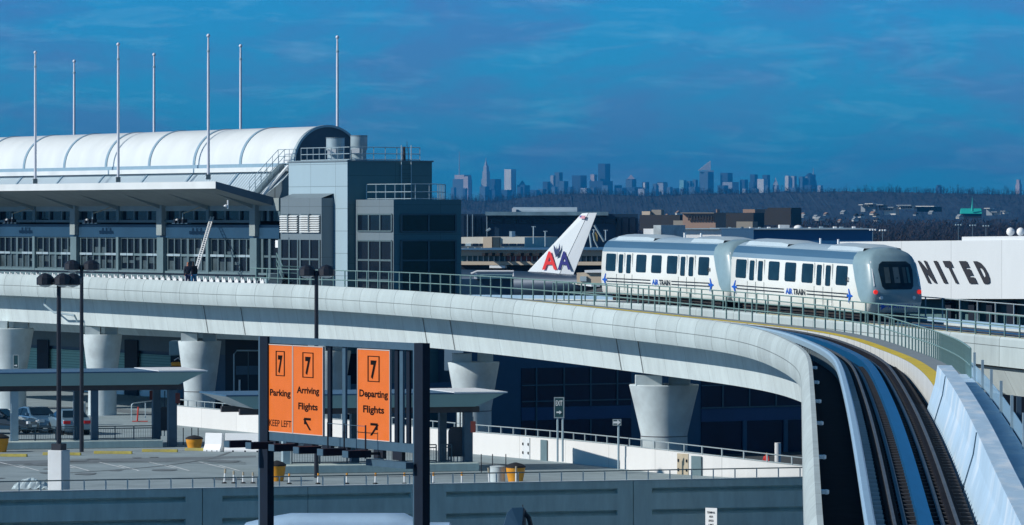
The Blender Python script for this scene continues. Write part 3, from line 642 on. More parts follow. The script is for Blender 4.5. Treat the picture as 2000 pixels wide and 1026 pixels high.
m_.add([vp(av - .1, math.pi * i / n, 1.03) for i in range(n + 1)] + [vp(av - .1, math.pi * i / n, .97) for i in range(n + 1)] + [vp(av + .2, math.pi * i / n, 1.03) for i in range(n + 1)],
       [(i, i + 1, n + 2 + i, n + 1 + i) for i in range(n)] + [(i, i + 1, 2 * n + 3 + i, 2 * n + 2 + i) for i in range(n)]); m_.build('vault_trim', M['galv'], term)
m_ = MB(); m_.add([vp(av, math.pi * i / n, .98) for i in range(n + 1)], [tuple(range(n + 1))]); m_.build('vault_end', M['gable'], term)
m_ = MB(); tbox(m_, av - .1, aL, bv0 - .1, bv0 + .35, zv - .50, zv - .2); m_.build('vault_kerb', M['vault'], term)
m_ = MB(); tbox(m_, av - .1, aL, bv0 - .3, bv0 + .06, zv - .2, zv + .05); m_.build('vault_gutter', M['rib'], term)
# sloping standing seam roof below the vault
zr1 = zv - .50; zr0 = zatt + .62; bs0 = -.1
m_ = MB(); A0, A1 = ta(512, 0), aL
m_.add([T(A0, bs0, zr0), T(A1, bs0, zr0), T(A1, bv0, zr1), T(av, bv0, zr1)], [(0, 1, 2, 3)]); sl = math.hypot(bv0 - bs0, zr1 - zr0)
m_.uv[0] = [(A0, 0), (A1, 0), (A1, sl), (av, sl)]; m_.build('seam_roof', M['seam'], term)
x = ta(470, bv0)
while x < aL:
    m_ = MB(); m_.tube([T(x, bs0, zr0 + .02), T(x, bv0, zr1 + .04)], .10, 4).build('roof_joint', M['rib'], term); x += step
m_ = MB(); m_.add([T(A0, bs0, zr0 - .5), T(A0, bs0, zr0), T(av, bv0, zr1), T(av, bv0, zr1 - 3)], [(0, 1, 2, 3)]); m_.build('roof_verge', M['panel_md'], term)
# tower: light panels toward the sun, painted shade tone on the other sides
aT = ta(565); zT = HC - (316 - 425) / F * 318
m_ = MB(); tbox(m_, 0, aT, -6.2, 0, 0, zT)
tw = m_.build('tower_wall', M['panel_shade'], term)
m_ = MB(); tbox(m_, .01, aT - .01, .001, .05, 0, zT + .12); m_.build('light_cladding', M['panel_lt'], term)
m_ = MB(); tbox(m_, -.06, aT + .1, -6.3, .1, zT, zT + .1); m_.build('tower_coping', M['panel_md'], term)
# louvre block
aB = ta(628, .95); aC = ta(548, .95); zB = HC - (387 - 425) / F * T(aB, .95).y
m_ = MB(); tbox(m_, aB, aC, -.2, .95, 0, zB); m_.build('louvre_block', M['panel_md'], term, recalc=True)
m_ = MB(); m_.add([T(aB, .95, zB), T(aC, .95, zB - .0), T(aC, -.1, zB + .35), T(aB, -.1, zB + .35)], [(0, 1, 2, 3)]); m_.build('block_top', M['panel_md'], term)
for p0, p1 in ((549.5, 583), (588, 626)):
    x0, x1 = ta(p1, .96), ta(p0, .96); zz0, zz1 = (HC - (q - 425) / F * T(aB, .95).y for q in (453, 418))
    lv = MB()
    for i in range(8):
        z = zz0 + (zz1 - zz0) * i / 8
        lv.box(T(x0, 1.0, z), TU * (x1 - x0), TN * .10 + Vector((0, 0, -.05)), (0, 0, .05))
    lo = lv.build('louvre', M['vault'], term); m_ = MB(); tbox(m_, x0, x1, .955, .965, zz0, zz1); m_.build('louvre_back', M['mull_dk'], lo)
    m_ = MB(); xm = (x0 + x1) / 2; tbox(m_, xm - .06, xm + .06, 1.0, 1.16, zz0, zz1); m_.build('louvre_post', M['panel_md'], lo)
for p0, p1 in ((550, 583), (588, 625)):
    x0, x1 = ta(p1, .96), ta(p0, .96); zz0, zz1 = (HC - (q - 425) / F * T(aB, .95).y for q in (560, 469))
    wd = MB(); tbox(wd, x0, x1, .955, .97, zz0, zz1); win = wd.build('window', M['glass'], term); fr = MB()
    for x in (x0, (x0 + x1) / 2, x1): tbox(fr, x - .08, x + .08, .972, 1.03, zz0, zz1)
    z = HC - (507 - 425) / F * T(aB, .95).y; tbox(fr, x0, x1, .972, 1.025, z - .06, z + .06); fr.build('window_frame', M['mull'], win)
# glazed corner block
bG = -.55; aG0 = ta(770, bG); aG1 = ta(697, bG); zG = HC - (390 - 425) / F * T(aG0, bG).y; bG1 = tb(901, aG0)
def gz(y): return HC - (y - 425) / F * T(aG0, bG).y
m_ = MB(); tbox(m_, aG0, 0, bG1, bG, 0, zG); m_.build('corner_wall', M['panel_shade'], term)
m_ = MB(); tbox(m_, aG0 + .01, -.01, bG + .001, bG + .04, 0, zG + .003); m_.build('grey_cladding', M['panel_md'], term)
for y0, y1, rows_ in ((452, 419, ()), (600, 471, (509, 548))):
    x0, x1 = ta(766, bG + .05), ta(699.5, bG + .05); wd = MB(); tbox(wd, x0, x1, bG + .045, bG + .06, gz(y0), gz(y1)); win = wd.build('window', M['glass'], term); fr = MB()
    for i in range(4): x = x0 + (x1 - x0) * i / 3; tbox(fr, x - .07, x + .07, bG + .062, bG + .12, gz(y0), gz(y1) - .003)
    for y in rows_: tbox(fr, x0, x1, bG + .062, bG + .115, gz(y) - .06, gz(y) + .06)
    for z in (gz(y0), gz(y1)): tbox(fr, x0, x1, bG + .062, bG + .118, z - .04, z + .05)
    fr.build('window_frame', M['mull'], win)
for y0, y1, rows_ in ((453, 419, ()), (600, 470, (509,))):
    b0, b1 = tb(889, aG0), tb(783, aG0); wd = MB(); wd.box(T(aG0 - .05, b0, gz(y0)), TU * .03, TN * (b1 - b0), (0, 0, gz(y1) - gz(y0))); win = wd.build('window', M['glass'], term); fr = MB()
    for i in range(3): x = b0 + (b1 - b0) * i / 2; fr.box(T(aG0 - .11, x - .06, gz(y0)), TU * .055, TN * .12, (0, 0, gz(y1) - gz(y0) - .003))
    for y in (y0, y1) + rows_: fr.box(T(aG0 - .105, b0, gz(y) - .05), TU * .05, TN * (b1 - b0), (0, 0, .1))
    fr.build('window_frame', M['mull_dk'], win)
# lower wing in the shade under the guideway
aW = -8.5; bW0, bW1 = tb(1640, aW), tb(905, aW)
def wz(y): return HC - (y - 425) / F * T(aW, (bW0 + bW1) / 2).y
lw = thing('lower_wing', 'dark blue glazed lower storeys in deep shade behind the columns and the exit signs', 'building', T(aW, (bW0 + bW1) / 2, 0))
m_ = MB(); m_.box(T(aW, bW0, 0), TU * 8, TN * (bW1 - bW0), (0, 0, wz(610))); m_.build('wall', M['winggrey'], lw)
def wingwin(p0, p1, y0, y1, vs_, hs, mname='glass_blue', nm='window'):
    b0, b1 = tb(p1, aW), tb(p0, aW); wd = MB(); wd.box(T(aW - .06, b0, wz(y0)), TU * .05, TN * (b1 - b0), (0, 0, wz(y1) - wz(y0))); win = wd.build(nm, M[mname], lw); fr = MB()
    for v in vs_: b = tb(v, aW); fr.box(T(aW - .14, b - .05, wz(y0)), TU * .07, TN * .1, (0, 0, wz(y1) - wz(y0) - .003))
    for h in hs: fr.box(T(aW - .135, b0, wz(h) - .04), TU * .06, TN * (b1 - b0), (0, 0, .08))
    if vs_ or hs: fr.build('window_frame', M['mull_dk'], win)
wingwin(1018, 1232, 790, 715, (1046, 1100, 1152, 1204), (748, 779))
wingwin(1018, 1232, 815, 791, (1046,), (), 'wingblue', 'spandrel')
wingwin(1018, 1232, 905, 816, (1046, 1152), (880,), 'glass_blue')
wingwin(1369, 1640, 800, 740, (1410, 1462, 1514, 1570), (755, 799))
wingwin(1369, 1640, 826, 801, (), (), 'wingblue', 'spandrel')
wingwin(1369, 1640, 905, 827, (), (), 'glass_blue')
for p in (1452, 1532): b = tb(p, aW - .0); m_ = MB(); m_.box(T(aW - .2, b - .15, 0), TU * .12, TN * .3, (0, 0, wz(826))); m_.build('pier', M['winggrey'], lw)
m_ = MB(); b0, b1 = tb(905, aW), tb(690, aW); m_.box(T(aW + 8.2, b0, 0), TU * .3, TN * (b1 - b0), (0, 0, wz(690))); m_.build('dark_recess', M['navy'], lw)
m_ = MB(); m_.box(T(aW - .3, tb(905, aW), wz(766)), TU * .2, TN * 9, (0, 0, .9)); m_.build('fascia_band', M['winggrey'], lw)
du = thing('shade_backing', 'added dark backing standing in for deep shade below the train guideway at the right edge', 'wall', P(1960, 760, 262))
MB().box(P(1850, 860, 266), (10, -1.5, 0), (0, 1, 0), (0, 0, HC - 7.2 - P(1850, 860, 266).z)).build('wall_face', M['navy'], du)  # near-black face added to darken the lit ground seen below the girder
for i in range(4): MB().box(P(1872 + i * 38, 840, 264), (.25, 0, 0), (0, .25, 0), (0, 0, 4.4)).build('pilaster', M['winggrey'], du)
# left lower storey under the guideway: louvred wall, pale doors
b_ = -.1
lb = thing('lower_wall', 'teal louvred wall with dark openings in the shade under the left part of the guideway', 'wall', T(40, b_, PZ))
def lw_rect(p0, p1, y0, y1, m, nm, out=.1):
    a0, a1 = ta(p1, b_ + out), ta(p0, b_ + out); z0, z1 = (HC - (q - 425) / F * T((a0 + a1) / 2, b_ + out).y for q in (y0, y1)); m_ = MB(); tbox(m_, a0, a1, b_ + out - .08, b_ + out, max(z0, PZ), z1); return m_.build(nm, M[m], lb)
lw_rect(-300, 520, 800, 628, 'winggrey', 'back_wall', .04)
lw_rect(-300, 440, 672, 640, 'mull_dk', 'band', .3)
lw_rect(-300, 340, 738, 676, 'louv', 'louvre_panel', .14)
for p0, p1 in ((72, 94), (243, 268), (440, 520)): lw_rect(p0, p1, 800, 664, 'navy', 'opening', .4)
for p0, p1 in ((55, 71), (95, 120), (130, 156), (165, 242), (270, 300), (306, 338)): lw_rect(p0, p1, 786, 752, 'white', 'pale_panel', .22)
m_ = MB(); tbox(m_, ta(520, -3), ta(455, -3), -3.2, -3, PZ, HC - 8); m_.build('opening', M['navy'], lb)
# frame of an unlit opening beside the sign
fr = thing('pipe_portal', 'pale pipe portal in the dark opening left of the orange signs', 'frame', P(485, 800, 315))
d_ = 312
MB().tube([P(457, 790, d_), P(457, 692, d_), P(463, 685, d_), P(520, 685, d_)], .05).build('pipe', M['galv'], fr); MB().box(P(461, 732, d_), (1.9, 0, 0), (0, .1, 0), (0, 0, .55)).build('beam', M['bluegrey'], fr)
MB().tube([P(468, 768, d_ - 1), P(468, 742, d_ - 1)], .06).build('lamp_tube', M['vault'], fr)
for px in (485, 507): MB().tube([P(px, 790, d_), P(px, 686, d_)], .03).build('mullion', M['mull'], fr)
# pale kiosk seen between the sign panels
kk = thing('kiosk', 'small pale kiosk in the shade seen between the orange sign panels', 'kiosk', P(664, 790, 300))
MB().box(P(650, 768, 300), (.72, 0, 0), (0, 1, 0), (0, 0, 1.05)).build('body', M['canopy_wh'], kk); MB().box(P(640, 768, 301), (.3, 0, 0), (0, 1, 0), (0, 0, 1.1)).build('side', M['teal'], kk)
MB().box(P(677, 765, 300), (.22, 0, 0), (0, 1, 0), (0, 0, .95)).build('door', M['galv'], kk)
# ------------------------------------------------------------------ things on the terminal roof
def cyl_vent(px, y0, y1, d, r, label):
    x, yy = gp(px, d); z0, z1 = zc(d, y0), zc(d, y1); root = thing('roof_vent', label, 'vent', (x, yy, z0), 0, 'roof vents')
    h = z1 - z0
    MB().lathe((x, yy, z0), [(r * .88, 0), (r * .88, h * .45), (r, h * .5), (r, h), (r * .93, h), (r * .93, h * .93)], 24).build('duct', M['galv'], root, smooth='auto')
    MB().lathe((x, yy, z0), [(r * 1.03, h * .97), (r * 1.03, h * 1.005), (r * .9, h * 1.005)], 24).build('rim', M['panel_md'], root)
    MB().box((x - r * .8, yy - r - .1, z0 + h * .35), (r * .9, 0, 0), (0, .3, 0), (0, 0, .3)).build('bracket', M['white'], root)
    return root
cyl_vent(655, 318, 269, 322, .60, 'short fat roof vent drum in front of the vault end'); cyl_vent(701, 318, 265, 320.5, .55, 'taller roof vent drum standing nearest the tower corner')
def rail_line(name, label, pts, h, mname, group, n_posts, r=.028, cat='railing'):
    root = thing(name, label, cat, pts[0], 0, group); up = Vector((0, 0, 1))
    for f in (1, .5, .06): MB().tube([Vector(p) + up * h * f for p in pts], r, 5).build('rail', M[mname], root)
    L_ = [0]
    for p, q in zip(pts, pts[1:]): L_.append(L_[-1] + (Vector(q) - Vector(p)).length)
    proto = MB().box((-r, -r, 0), (2 * r, 0, 0), (0, 2 * r, 0), (0, 0, h)).build('post', M[mname], None); proto.parent = root
    for i in range(n_posts + 1):
        s = L_[-1] * i / n_posts; j = max(k for k in range(len(L_) - 1) if L_[k] <= s + 1e-6); t = (s - L_[j]) / (L_[j + 1] - L_[j])
        o = proto if i == 0 else proto.copy()
        if i: C.objects.link(o); o.parent = root
        o.location = Vector(pts[j]).lerp(Vector(pts[j + 1]), t) - Vector(pts[0])
    return root
hT = .85
rail_line('roof_railing', 'pale railing along the tower roof beside the vent drums', [T(tb(585, 0) * 0 + ta(588, -.2), -.2, zT + .1), T(.2, -.2, zT + .1), T(.2, tb(820, .2), zT + .1)], hT, 'galv', 'roof railings', 14)
rail_line('roof_railing', 'pale railing around the lower roof of the glazed corner block', [T(-.2, tb(716, -.2), zG), T(aG0 + .3, bG - 1.4, zG), T(aG0 + .3, tb(858, aG0), zG), T(-.4, tb(870, -.4), zG)], 1.0, 'galv', 'roof railings', 12)
ld = thing('roof_ladder', 'thin cage ladder fixed on the dark side of the tower', 'ladder', T(-.15, tb(783, 0), zG))
for p in (782, 801): MB().tube([T(-.15, tb(p, 0), zG), T(-.15, tb(p, 0), zT + 1.1)], .035, 5).build('stringer', M['galv'], ld)
m_ = MB()
for i in range(9): z = zG + .2 + i * .3; m_.tube([T(-.15, tb(782, 0), z), T(-.15, tb(801, 0), z)], .02, 4)
m_.build('rungs', M['mull_dk'], ld)
am = thing('roof_mast', 'dark stubby aerial mast on the tower roof edge', 'aerial', T(.2, tb(789, .2), zT)); MB().tube([T(.2, tb(789, .2), zT), T(.2, tb(789, .2), zT + 1.0)], [.12, .09], 6).build('mast', M['brown'], am); MB().tube([T(.2, tb(795, .2), zT + .7), T(.2, tb(795, .2), zT + 1.35)], .02, 4).build('whip', M['brown'], am)
# stair over the sloping roof
st = thing('roof_stair', 'steel stair with handrails climbing the sloping roof to the vault end', 'stair', P(510, 375, 330))
ps0, ps1, ps2 = T(A0 + .2, bs0 + .5, zr0 + .05), T(av + .6, bv0 + .4, zv), T(av - 1.0, bv0 + .4, zv)
ww = TU * .9
MB().box(ps0, ps1 - ps0, ww * .9, (0, 0, -.22)).build('stair_flight', M['mull_dk'], st); MB().box(ps1, ps2 - ps1, ww, (0, 0, -.1)).build('landing', M['mull_dk'], st)
for off in (Vector((0, 0, 0)), ww):
    for h in (.95, .5): MB().tube([ps0 + off + Vector((0, 0, h)), ps1 + off + Vector((0, 0, h)), ps2 + off + Vector((0, 0, h))], .028, 5).build('handrail', M['galv'], st)
    for i in range(6): q = ps0.lerp(ps1, i / 5) + off; MB().tube([q, q + Vector((0, 0, .95))], .025, 4).build('baluster', M['galv'], st)
    MB().tube([ps2 + off, ps2 + off + Vector((0, 0, .95))], .025, 4).build('baluster', M['galv'], st)
m_ = MB(); q0 = ps0 + TU * -.5 + Vector((0, 0, -.1)); m_.box(T(A0 - .6, bs0 + .5, zr0 - .2), T(av, bv0 + .4, zv - .25) - T(A0 - .6, bs0 + .5, zr0 - .2), TU * .25, (0, 0, .16)); m_.build('parapet_capping', M['vault'], st)
# flagpoles
def flagpole(px, y0, y1, d, label):
    x, yy = gp(px, d); z0, z1 = zc(d, y0), zc(d, y1); root = thing('flagpole', label, 'flagpole', (x, yy, z0), 0, 'bare white flagpoles on the terminal roof')
    h = z1 - z0
    MB().tube([(x, yy, z0), (x, yy, z0 + h * .82), (x, yy, z1 - .12)], [.10, .085, .06], 10).build('pole', M['pole'], root, smooth='auto')
    MB().lathe((x, yy, z1 - .14), [(.03, 0), (.11, .08), (.13, .15), (.08, .24), (.01, .27)], 12).build('finial', M['pole'], root, smooth=True)
    MB().lathe((x, yy, z0 + h * .885), [(.06, 0), (.11, .02), (.11, .12), (.06, .14)], 10).build('truck', M['galv'], root)
    MB().cbox((x, yy, z0), .3, .3, .35).build('base', M['mull_dk'], root)
dC = lambda px: T(ta(px, bt - .3), bt - .3).y
flagpole(69, 359, 103, dC(69), 'flagpole at the canopy edge nearest the photo edge'); flagpole(231, 356, 87, dC(231), 'flagpole in the middle of the canopy edge'); flagpole(407, 351, 70, dC(407), 'tallest flagpole, at the end of the canopy edge')
dV = lambda px: T(ta(px, bvc - rv - .3), bvc - rv - .3).y
for px, y1, lab in ((145, 120, 'shortest flagpole behind the vault, second from the photo edge'), (301, 107, 'flagpole behind the vault, between the two nearer canopy poles'), (470, 90, 'flagpole behind the vault, just right of the tallest one'), (659, 73, 'flagpole behind the vault end, straight above the vent drums')):
    flagpole(px, 330, y1, dV(px), lab)
# floodlights on arms, bracket lamp, ladder
def flood(px, y, label):
    bq = 1.1; a_ = ta(px, bq); z = HC - (y - 425) / F * T(a_, bq).y; root = thing('floodlight', label, 'floodlight', T(a_, bq, z), 0, 'floodlights on arms above the windows')
    dn = ta(px + 40, .15); MB().tube([T(a_, bq, z + .35), T(dn, .15, z + .85)], .045, 6).build('arm', M['tan'], root)
    MB().tube([T(a_, bq, z + .38), T(a_, bq, z - .1)], .05, 6).build('hanger', M['galv'], root)
    for q in (-.9, -.3, .35): 
        o = T(a_ - q, bq + .05, z - .32); MB().cbox(o, .32, .3, .28, .4).build('lamp_head', M['black'], root)
    MB().lathe(T(a_ + .3, bq + .3, z - .16), [(.0, 0), (.09, .02), (.1, .1), (.04, .14)], 10).build('lens', M['lamp'], root)
    MB().box(T(a_ + 1.5, bq - .2, z - .36), TU * -2.4, TN * .3, (0, 0, .05)).build('shelf', M['bluegrey'], root)
for px, y, lab in ((24, 427, 'floodlight on a slanted arm nearest the photo edge'), (181, 427, 'floodlight on a slanted arm above the middle windows'), (357, 427, 'floodlight on a slanted arm just left of the propped ladder')): flood(px, y, lab)
wl = thing('bracket_lamp', 'small white bracket lamp hanging under the end of the canopy', 'lamp', P(444, 404, 322)); MB().tube([P(445, 391, 322), P(445, 408, 322)], .05, 6).build('bracket', M['white'], wl); MB().lathe(P(441, 405, 322), [(.02, 0), (.14, .06), (.12, .14), (.02, .18)], 10).build('lamp_shade', M['lamp'], wl)
lad = thing('leaning_ladder', 'long white extension ladder leaning on the terminal front above two people', 'ladder', P(388, 540, 314))
l0, l1 = T(ta(386, 4.0), 4.0), T(ta(417, .3), .3); l0.z = HC - (528 - 425) / F * l0.y; l1.z = HC - (424 - 425) / F * l1.y
sw = TU * .42
for off in (Vector(), sw): MB().tube([l0 + off, l1 + off], .05, 6).build('stringer', M['white'], lad)
m_ = MB()
for i in range(26): q = l0.lerp(l1, (i + .5) / 26); m_.tube([q, q + sw], .02, 4)
m_.build('rungs', M['white'], lad)
# guard rail with white brackets in front of the windows
gr = thing('bracket_rail', 'low dark rail on a row of white curled brackets in front of the terminal windows', 'guard rail', T(ta(250, 4.4), 4.4, zw0 - 1.4))
zq = lambda px, y: HC - (y - 425) / F * T(ta(px, 4.4), 4.4).y
x0, x1 = ta(518, 4.4), ta(-60, 4.4); zk = zq(300, 548)
m_ = MB(); tbox(m_, x0, x1, 4.3, 4.5, zk + .40, zk + .52); m_.build('top_rail', M['navy'], gr); m_ = MB(); tbox(m_, x0, x1, 4.25, 4.5, zk - .12, zk - .04); m_.build('bottom_rail', M['navy'], gr)
br = MB().prism([T(-.22, 0, 0) - TO, T(.30, 0, 0) - TO, T(.30, 0, .36) - TO, T(.18, 0, .36) - TO, T(.16, 0, .12) - TO, T(-.02, 0, .30) - TO, T(-.22, 0, .1) - TO], TN * .06).build('bracket', M['white'], None); br.parent = gr
n = 0; x = x0 + .4
while x < x1 and n < 100:
    o = br if n == 0 else br.copy()
    if n: C.objects.link(o); o.parent = gr
    o.location = T(x, 4.36, zk - .02) - org(gr); n += 1; x += .92
m_ = MB(); x = x0 + .1
while x < x1: tbox(m_, x - .12, x + .12, 4.2, 4.34, zk - .6, zk + .4); x += bay
m_.build('post', M['galv'], gr)
m_ = MB(); tbox(m_, x0, x1, 1.2, 5.2, zk - 1.4, zk - .34); tag(m_.build('terrace', M['conc_white']), 'pale concrete terrace ledge below the low dark rail', 'terrace')
rail_line('stair_rail', 'pale green stair railing at the right end of the terrace', [P(540, 520, 317), P(552, 546, 316), P(600, 548, 316)], .85, 'green', 'green guideway railings', 5)
wb = MB(); o = P(545, 556, 318); 
for i in range(3): wb.box(P(524 + i * 2, 553 - i * 6, 322 + i * .6), (.9, 0, 0), (0, 1, 0), (0, 0, .2))
tag(wb.build('terrace_steps', M['mull_dk']), 'dark steps at the right end of the terrace', 'steps')
# ------------------------------------------------------------------ near retaining wall with its railing
w0, w1 = Vector((*WL[0], 0)), Vector((*WL[1], 0)); wd_ = (w1 - w0).normalized(); wn_ = Vector((wd_.y, -wd_.x, 0)); WT = PZ + .36
def wpx(px):                                        # distance along the wall at a pixel column
    k = (px - 1000) / F; return (w0.x - k * w0.y) / (k * wd_.y - wd_.x)
def wl(s, o=0, z=0): return w0 + wd_ * s + wn_ * o + Vector((0, 0, z))
rwall = thing('retaining_wall', 'grey shaded precast wall with recessed grooves along the bottom of the photo', 'wall', wl(wpx(600), 0, 0))
js = [wpx(-120)] + [wpx(q) for q in (-20, 395.5, 834, 1237, 1620)] + [wpx(1690)]
js = [wpx(-45), wpx(395.5), wpx(834), wpx(1237), wpx(1640)]
zg = lambda y: HC - (y - 425) / F * 222
for i, (s0, s1) in enumerate(zip(js, js[1:])):
    m_ = MB(); g = .02; s0, s1 = s0 + g, s1 - g
    zz = [0, zg(1019), zg(1008), zg(976), zg(965), WT]
    ga0, ga1 = s0 + .9, s1 - .75
    for zz_ in (zg(1019), zg(976)): m_.prism([wl(ga0, -.38, zz_), wl(ga0, -.02, zz_), wl(ga0, -.38, zz_ + .17)], wd_ * (ga1 - ga0))
    # face with two recessed grooves
    def fbox(a, c, z0, z1, o0=-.4, o1=0): m_.box(wl(a, o0, z0), wd_ * (c - a), wn_ * (o1 - o0), (0, 0, z1 - z0))
    fbox(s0, s1, zz[0], zz[1]); fbox(s0, s1, zz[2], zz[3]); fbox(s0, s1, zz[4], zz[5])
    for a, c in ((zz[1], zz[2]), (zz[3], zz[4])):
        fbox(s0, ga0, a, c); fbox(ga1, s1, a, c); fbox(ga0, ga1, a, c, -.4, -.36)
    m_.build('wall_panel', M['conc_shade'], rwall)
m_ = MB(); m_.box(wl(js[0], -.45, 0), wd_ * (js[-1] - js[0]), wn_ * .04, (0, 0, WT - .05)); m_.build('backing', M['black'], rwall)
m_ = MB(); m_.box(wl(js[0], -.42, WT), wd_ * (js[-1] - js[0]), wn_ * .46, (0, 0, .035)); m_.build('coping', M['conc_plain'], rwall)
rr = thing('wall_railing', 'thin steel railing on top of the near grey retaining wall', 'railing', wl(wpx(0), -.2, WT), 0)
MB().tube([wl(js[0], -.2, WT + .46), wl(js[-1], -.2, WT + .46)], .028, 6).build('rail', M['mull'], rr)
pr = MB().box((-.028, -.028, 0), (.056, 0, 0), (0, .056, 0), (0, 0, .46)).build('post', M['galv'], None); pr.parent = rr
for i in range(38):
    px = -3 + i * 42.4
    if px > 1630: break
    o = pr if i == 0 else pr.copy()
    if i: C.objects.link(o); o.parent = rr
    o.location = wl(wpx(px), -.2, WT) - org(rr)
sg = thing('speed_sign', 'small white sign lettered TERMINAL AREA SPEED on the near grey wall', 'sign', wl(wpx(1381), .5, 0))
zt_ = HC - (995 - 425) / F * 226; m_ = MB(); sf = Vector((.84, -.54, 0)); sn = Vector((-.54, -.84, 0)); m_.box(wl(wpx(1370), .55, zt_ - 1.15), sf * .62, sn * .03, (0, 0, 1.15)); m_.build('sign_face', M['white'], sg)
m_ = MB()
for i, tx in enumerate(('TERMINAL', 'AREA', 'SPEED', 'LIMIT')): text_into(m_, tx, wl(wpx(1370), .55, zt_ - .26 - i * .19) + sf * .31 + sn * .034, sf, (0, 0, 1), .10, .07 * len(tx) * .8, .004, bold=.01)
m_.build('lettering', M['signblack'], sg); MB().cbox(wl(wpx(1381), .34, 0), .06, .06, zt_ - .1).build('post', M['galv'], sg)
# ------------------------------------------------------------------ ramp wall with railing, signs
RWP = mkpath(catmull([(*gp(q[0], q[1]), PZ + (q[2] if len(q) > 2 else 0)) for q in RW], 1.0)); SR = RWP[-1][2]
def rs(px): return min(RWP, key=lambda q: abs(q[0].x / q[0].y - (px - 1000) / F))[2]
rwl = thing('ramp_wall', 'long pale concrete ramp wall crossing the plaza below the columns', 'wall', at(RWP, rs(1000))[0])
MB().sweep(RWP, [(-.0, -.5), (-.0, 1.14), (-.3, 1.14), (-.3, -3)]).build('wall_face', mat_joint('ramp_concrete', (.66, .66, .64), 5.2, .035, line=.55, var=.06, streak=.08), rwl)
railing('ramp_railing', 'pale blue railing along the top of the long ramp wall', RWP, -.15, rs(335), rs(1600), 1.35, .40, 'greypaint', None, r=.03, mids=(.08,), z0=1.14)
for px, wpx_, m2, nm, lab in ((1056, 14, 'grey', 'cabinet', 'grey flush cabinet door in the ramp wall left of the exit sign'), (1359, 15, 'grey', 'cabinet', 'grey flush cabinet door in the ramp wall right of the flared column')):
    s = rs(px); p, r = at(RWP, s, 0, 0); t = Vector((-r.y, r.x, 0)); root = thing(nm, lab, 'cabinet', p, 0, 'flush doors in the ramp wall')
    q = p - r * -.03; MB().box(q - t * .35 - r * 0, t * .7, r * .05, (0, 0, 1.06)).build('door', M['pier'], root)
    a = at(RWP, rs(px - 24), .0, 0)[0]; MB().box(a - t * .4, t * .8, r * .045, (0, 0, 1.1)).build('pale_door', M['tan'] if px > 1200 else M['conc_white'], root)
    for f in (-.3, .3): 
        for z in (.25, .7): MB().cbox(a + t * f + r * .07 + Vector((0, 0, z)), .07, .07, .13).build('handle', M['black'], root)
def panel_sign(name, label, px, y0, y1, wpx_, d, post_y, posts):
    c = P(px, y1, d); root = thing(name, label, 'sign', P(px, post_y, d)); wm = wpx_ / F * d; h = (y1 - y0) / F * d
    MB().box(c - Vector((wm / 2, 0, 0)), (wm, 0, 0), (0, .04, 0), (0, 0, h)).build('sign_face', M['signgreen'], root)
    e = MB(); t_ = .05
    for o, sx, sz in (((-wm / 2, 0), wm, t_), ((-wm / 2, h - t_), wm, t_), ((-wm / 2, t_), t_, h - 2 * t_), ((wm / 2 - t_, t_), t_, h - 2 * t_)): e.box(c + Vector((o[0], -.012, o[1])), (sx, 0, 0), (0, .01, 0), (0, 0, sz))
    e.build('sign_border', M['greypaint'], root)
    for q in posts: MB().tube([P(q, post_y, d + .06), P(q, y1 - 4, d + .06)], .055, 8).build('post', M['galv'], root)
    return root, c, wm, h
def arrow(mb, c, s, dx=(1, 0, 0), dz=(0, 0, 1)):
    dx, dz = Vector(dx), Vector(dz); pts = [(-.5, -.14), (.05, -.14), (.05, -.38), (.5, 0), (.05, .38), (.05, .14), (-.5, .14)]
    mb.prism([Vector(c) + dx * a * s + dz * b_ * s for a, b_ in pts], dx.cross(dz) * .006)
d_ = 243
root, c, wm, h = panel_sign('exit_sign', 'dark green sign reading EXIT with a white arrow on two posts', 1092, 776, 817, 20, d_, 902, (1089, 1099))
m_ = MB(); text_into(m_, 'EXIT', c + Vector((0, -.014, h * .60)), (1, 0, 0), (0, 0, 1), h * .24, wm * .66, .004, bold=.015); m_.build('lettering', M['white'], root)
m_ = MB(); arrow(m_, c + Vector((0, -.02, h * .28)), .26); m_.build('arrow', M['white'], root)
root, c, wm, h = panel_sign('arrow_sign', 'small one way arrow sign on a single post right of the exit sign', 1205, 819, 831.5, 17, 238, 917, (1208,))
m_ = MB(); arrow(m_, c + Vector((.0, -.02, h * .5)), .36); m_.build('arrow', M['white'], root)
root, c, wm, h = panel_sign('arrow_sign', 'tiny dark arrow sign beside the column at the photo edge', 31, 693, 720, 11, 316, 735, (31,))
m_ = MB(); arrow(m_, c + Vector((0, -.02, h * .22)), .2); m_.build('arrow', M['white'], root)
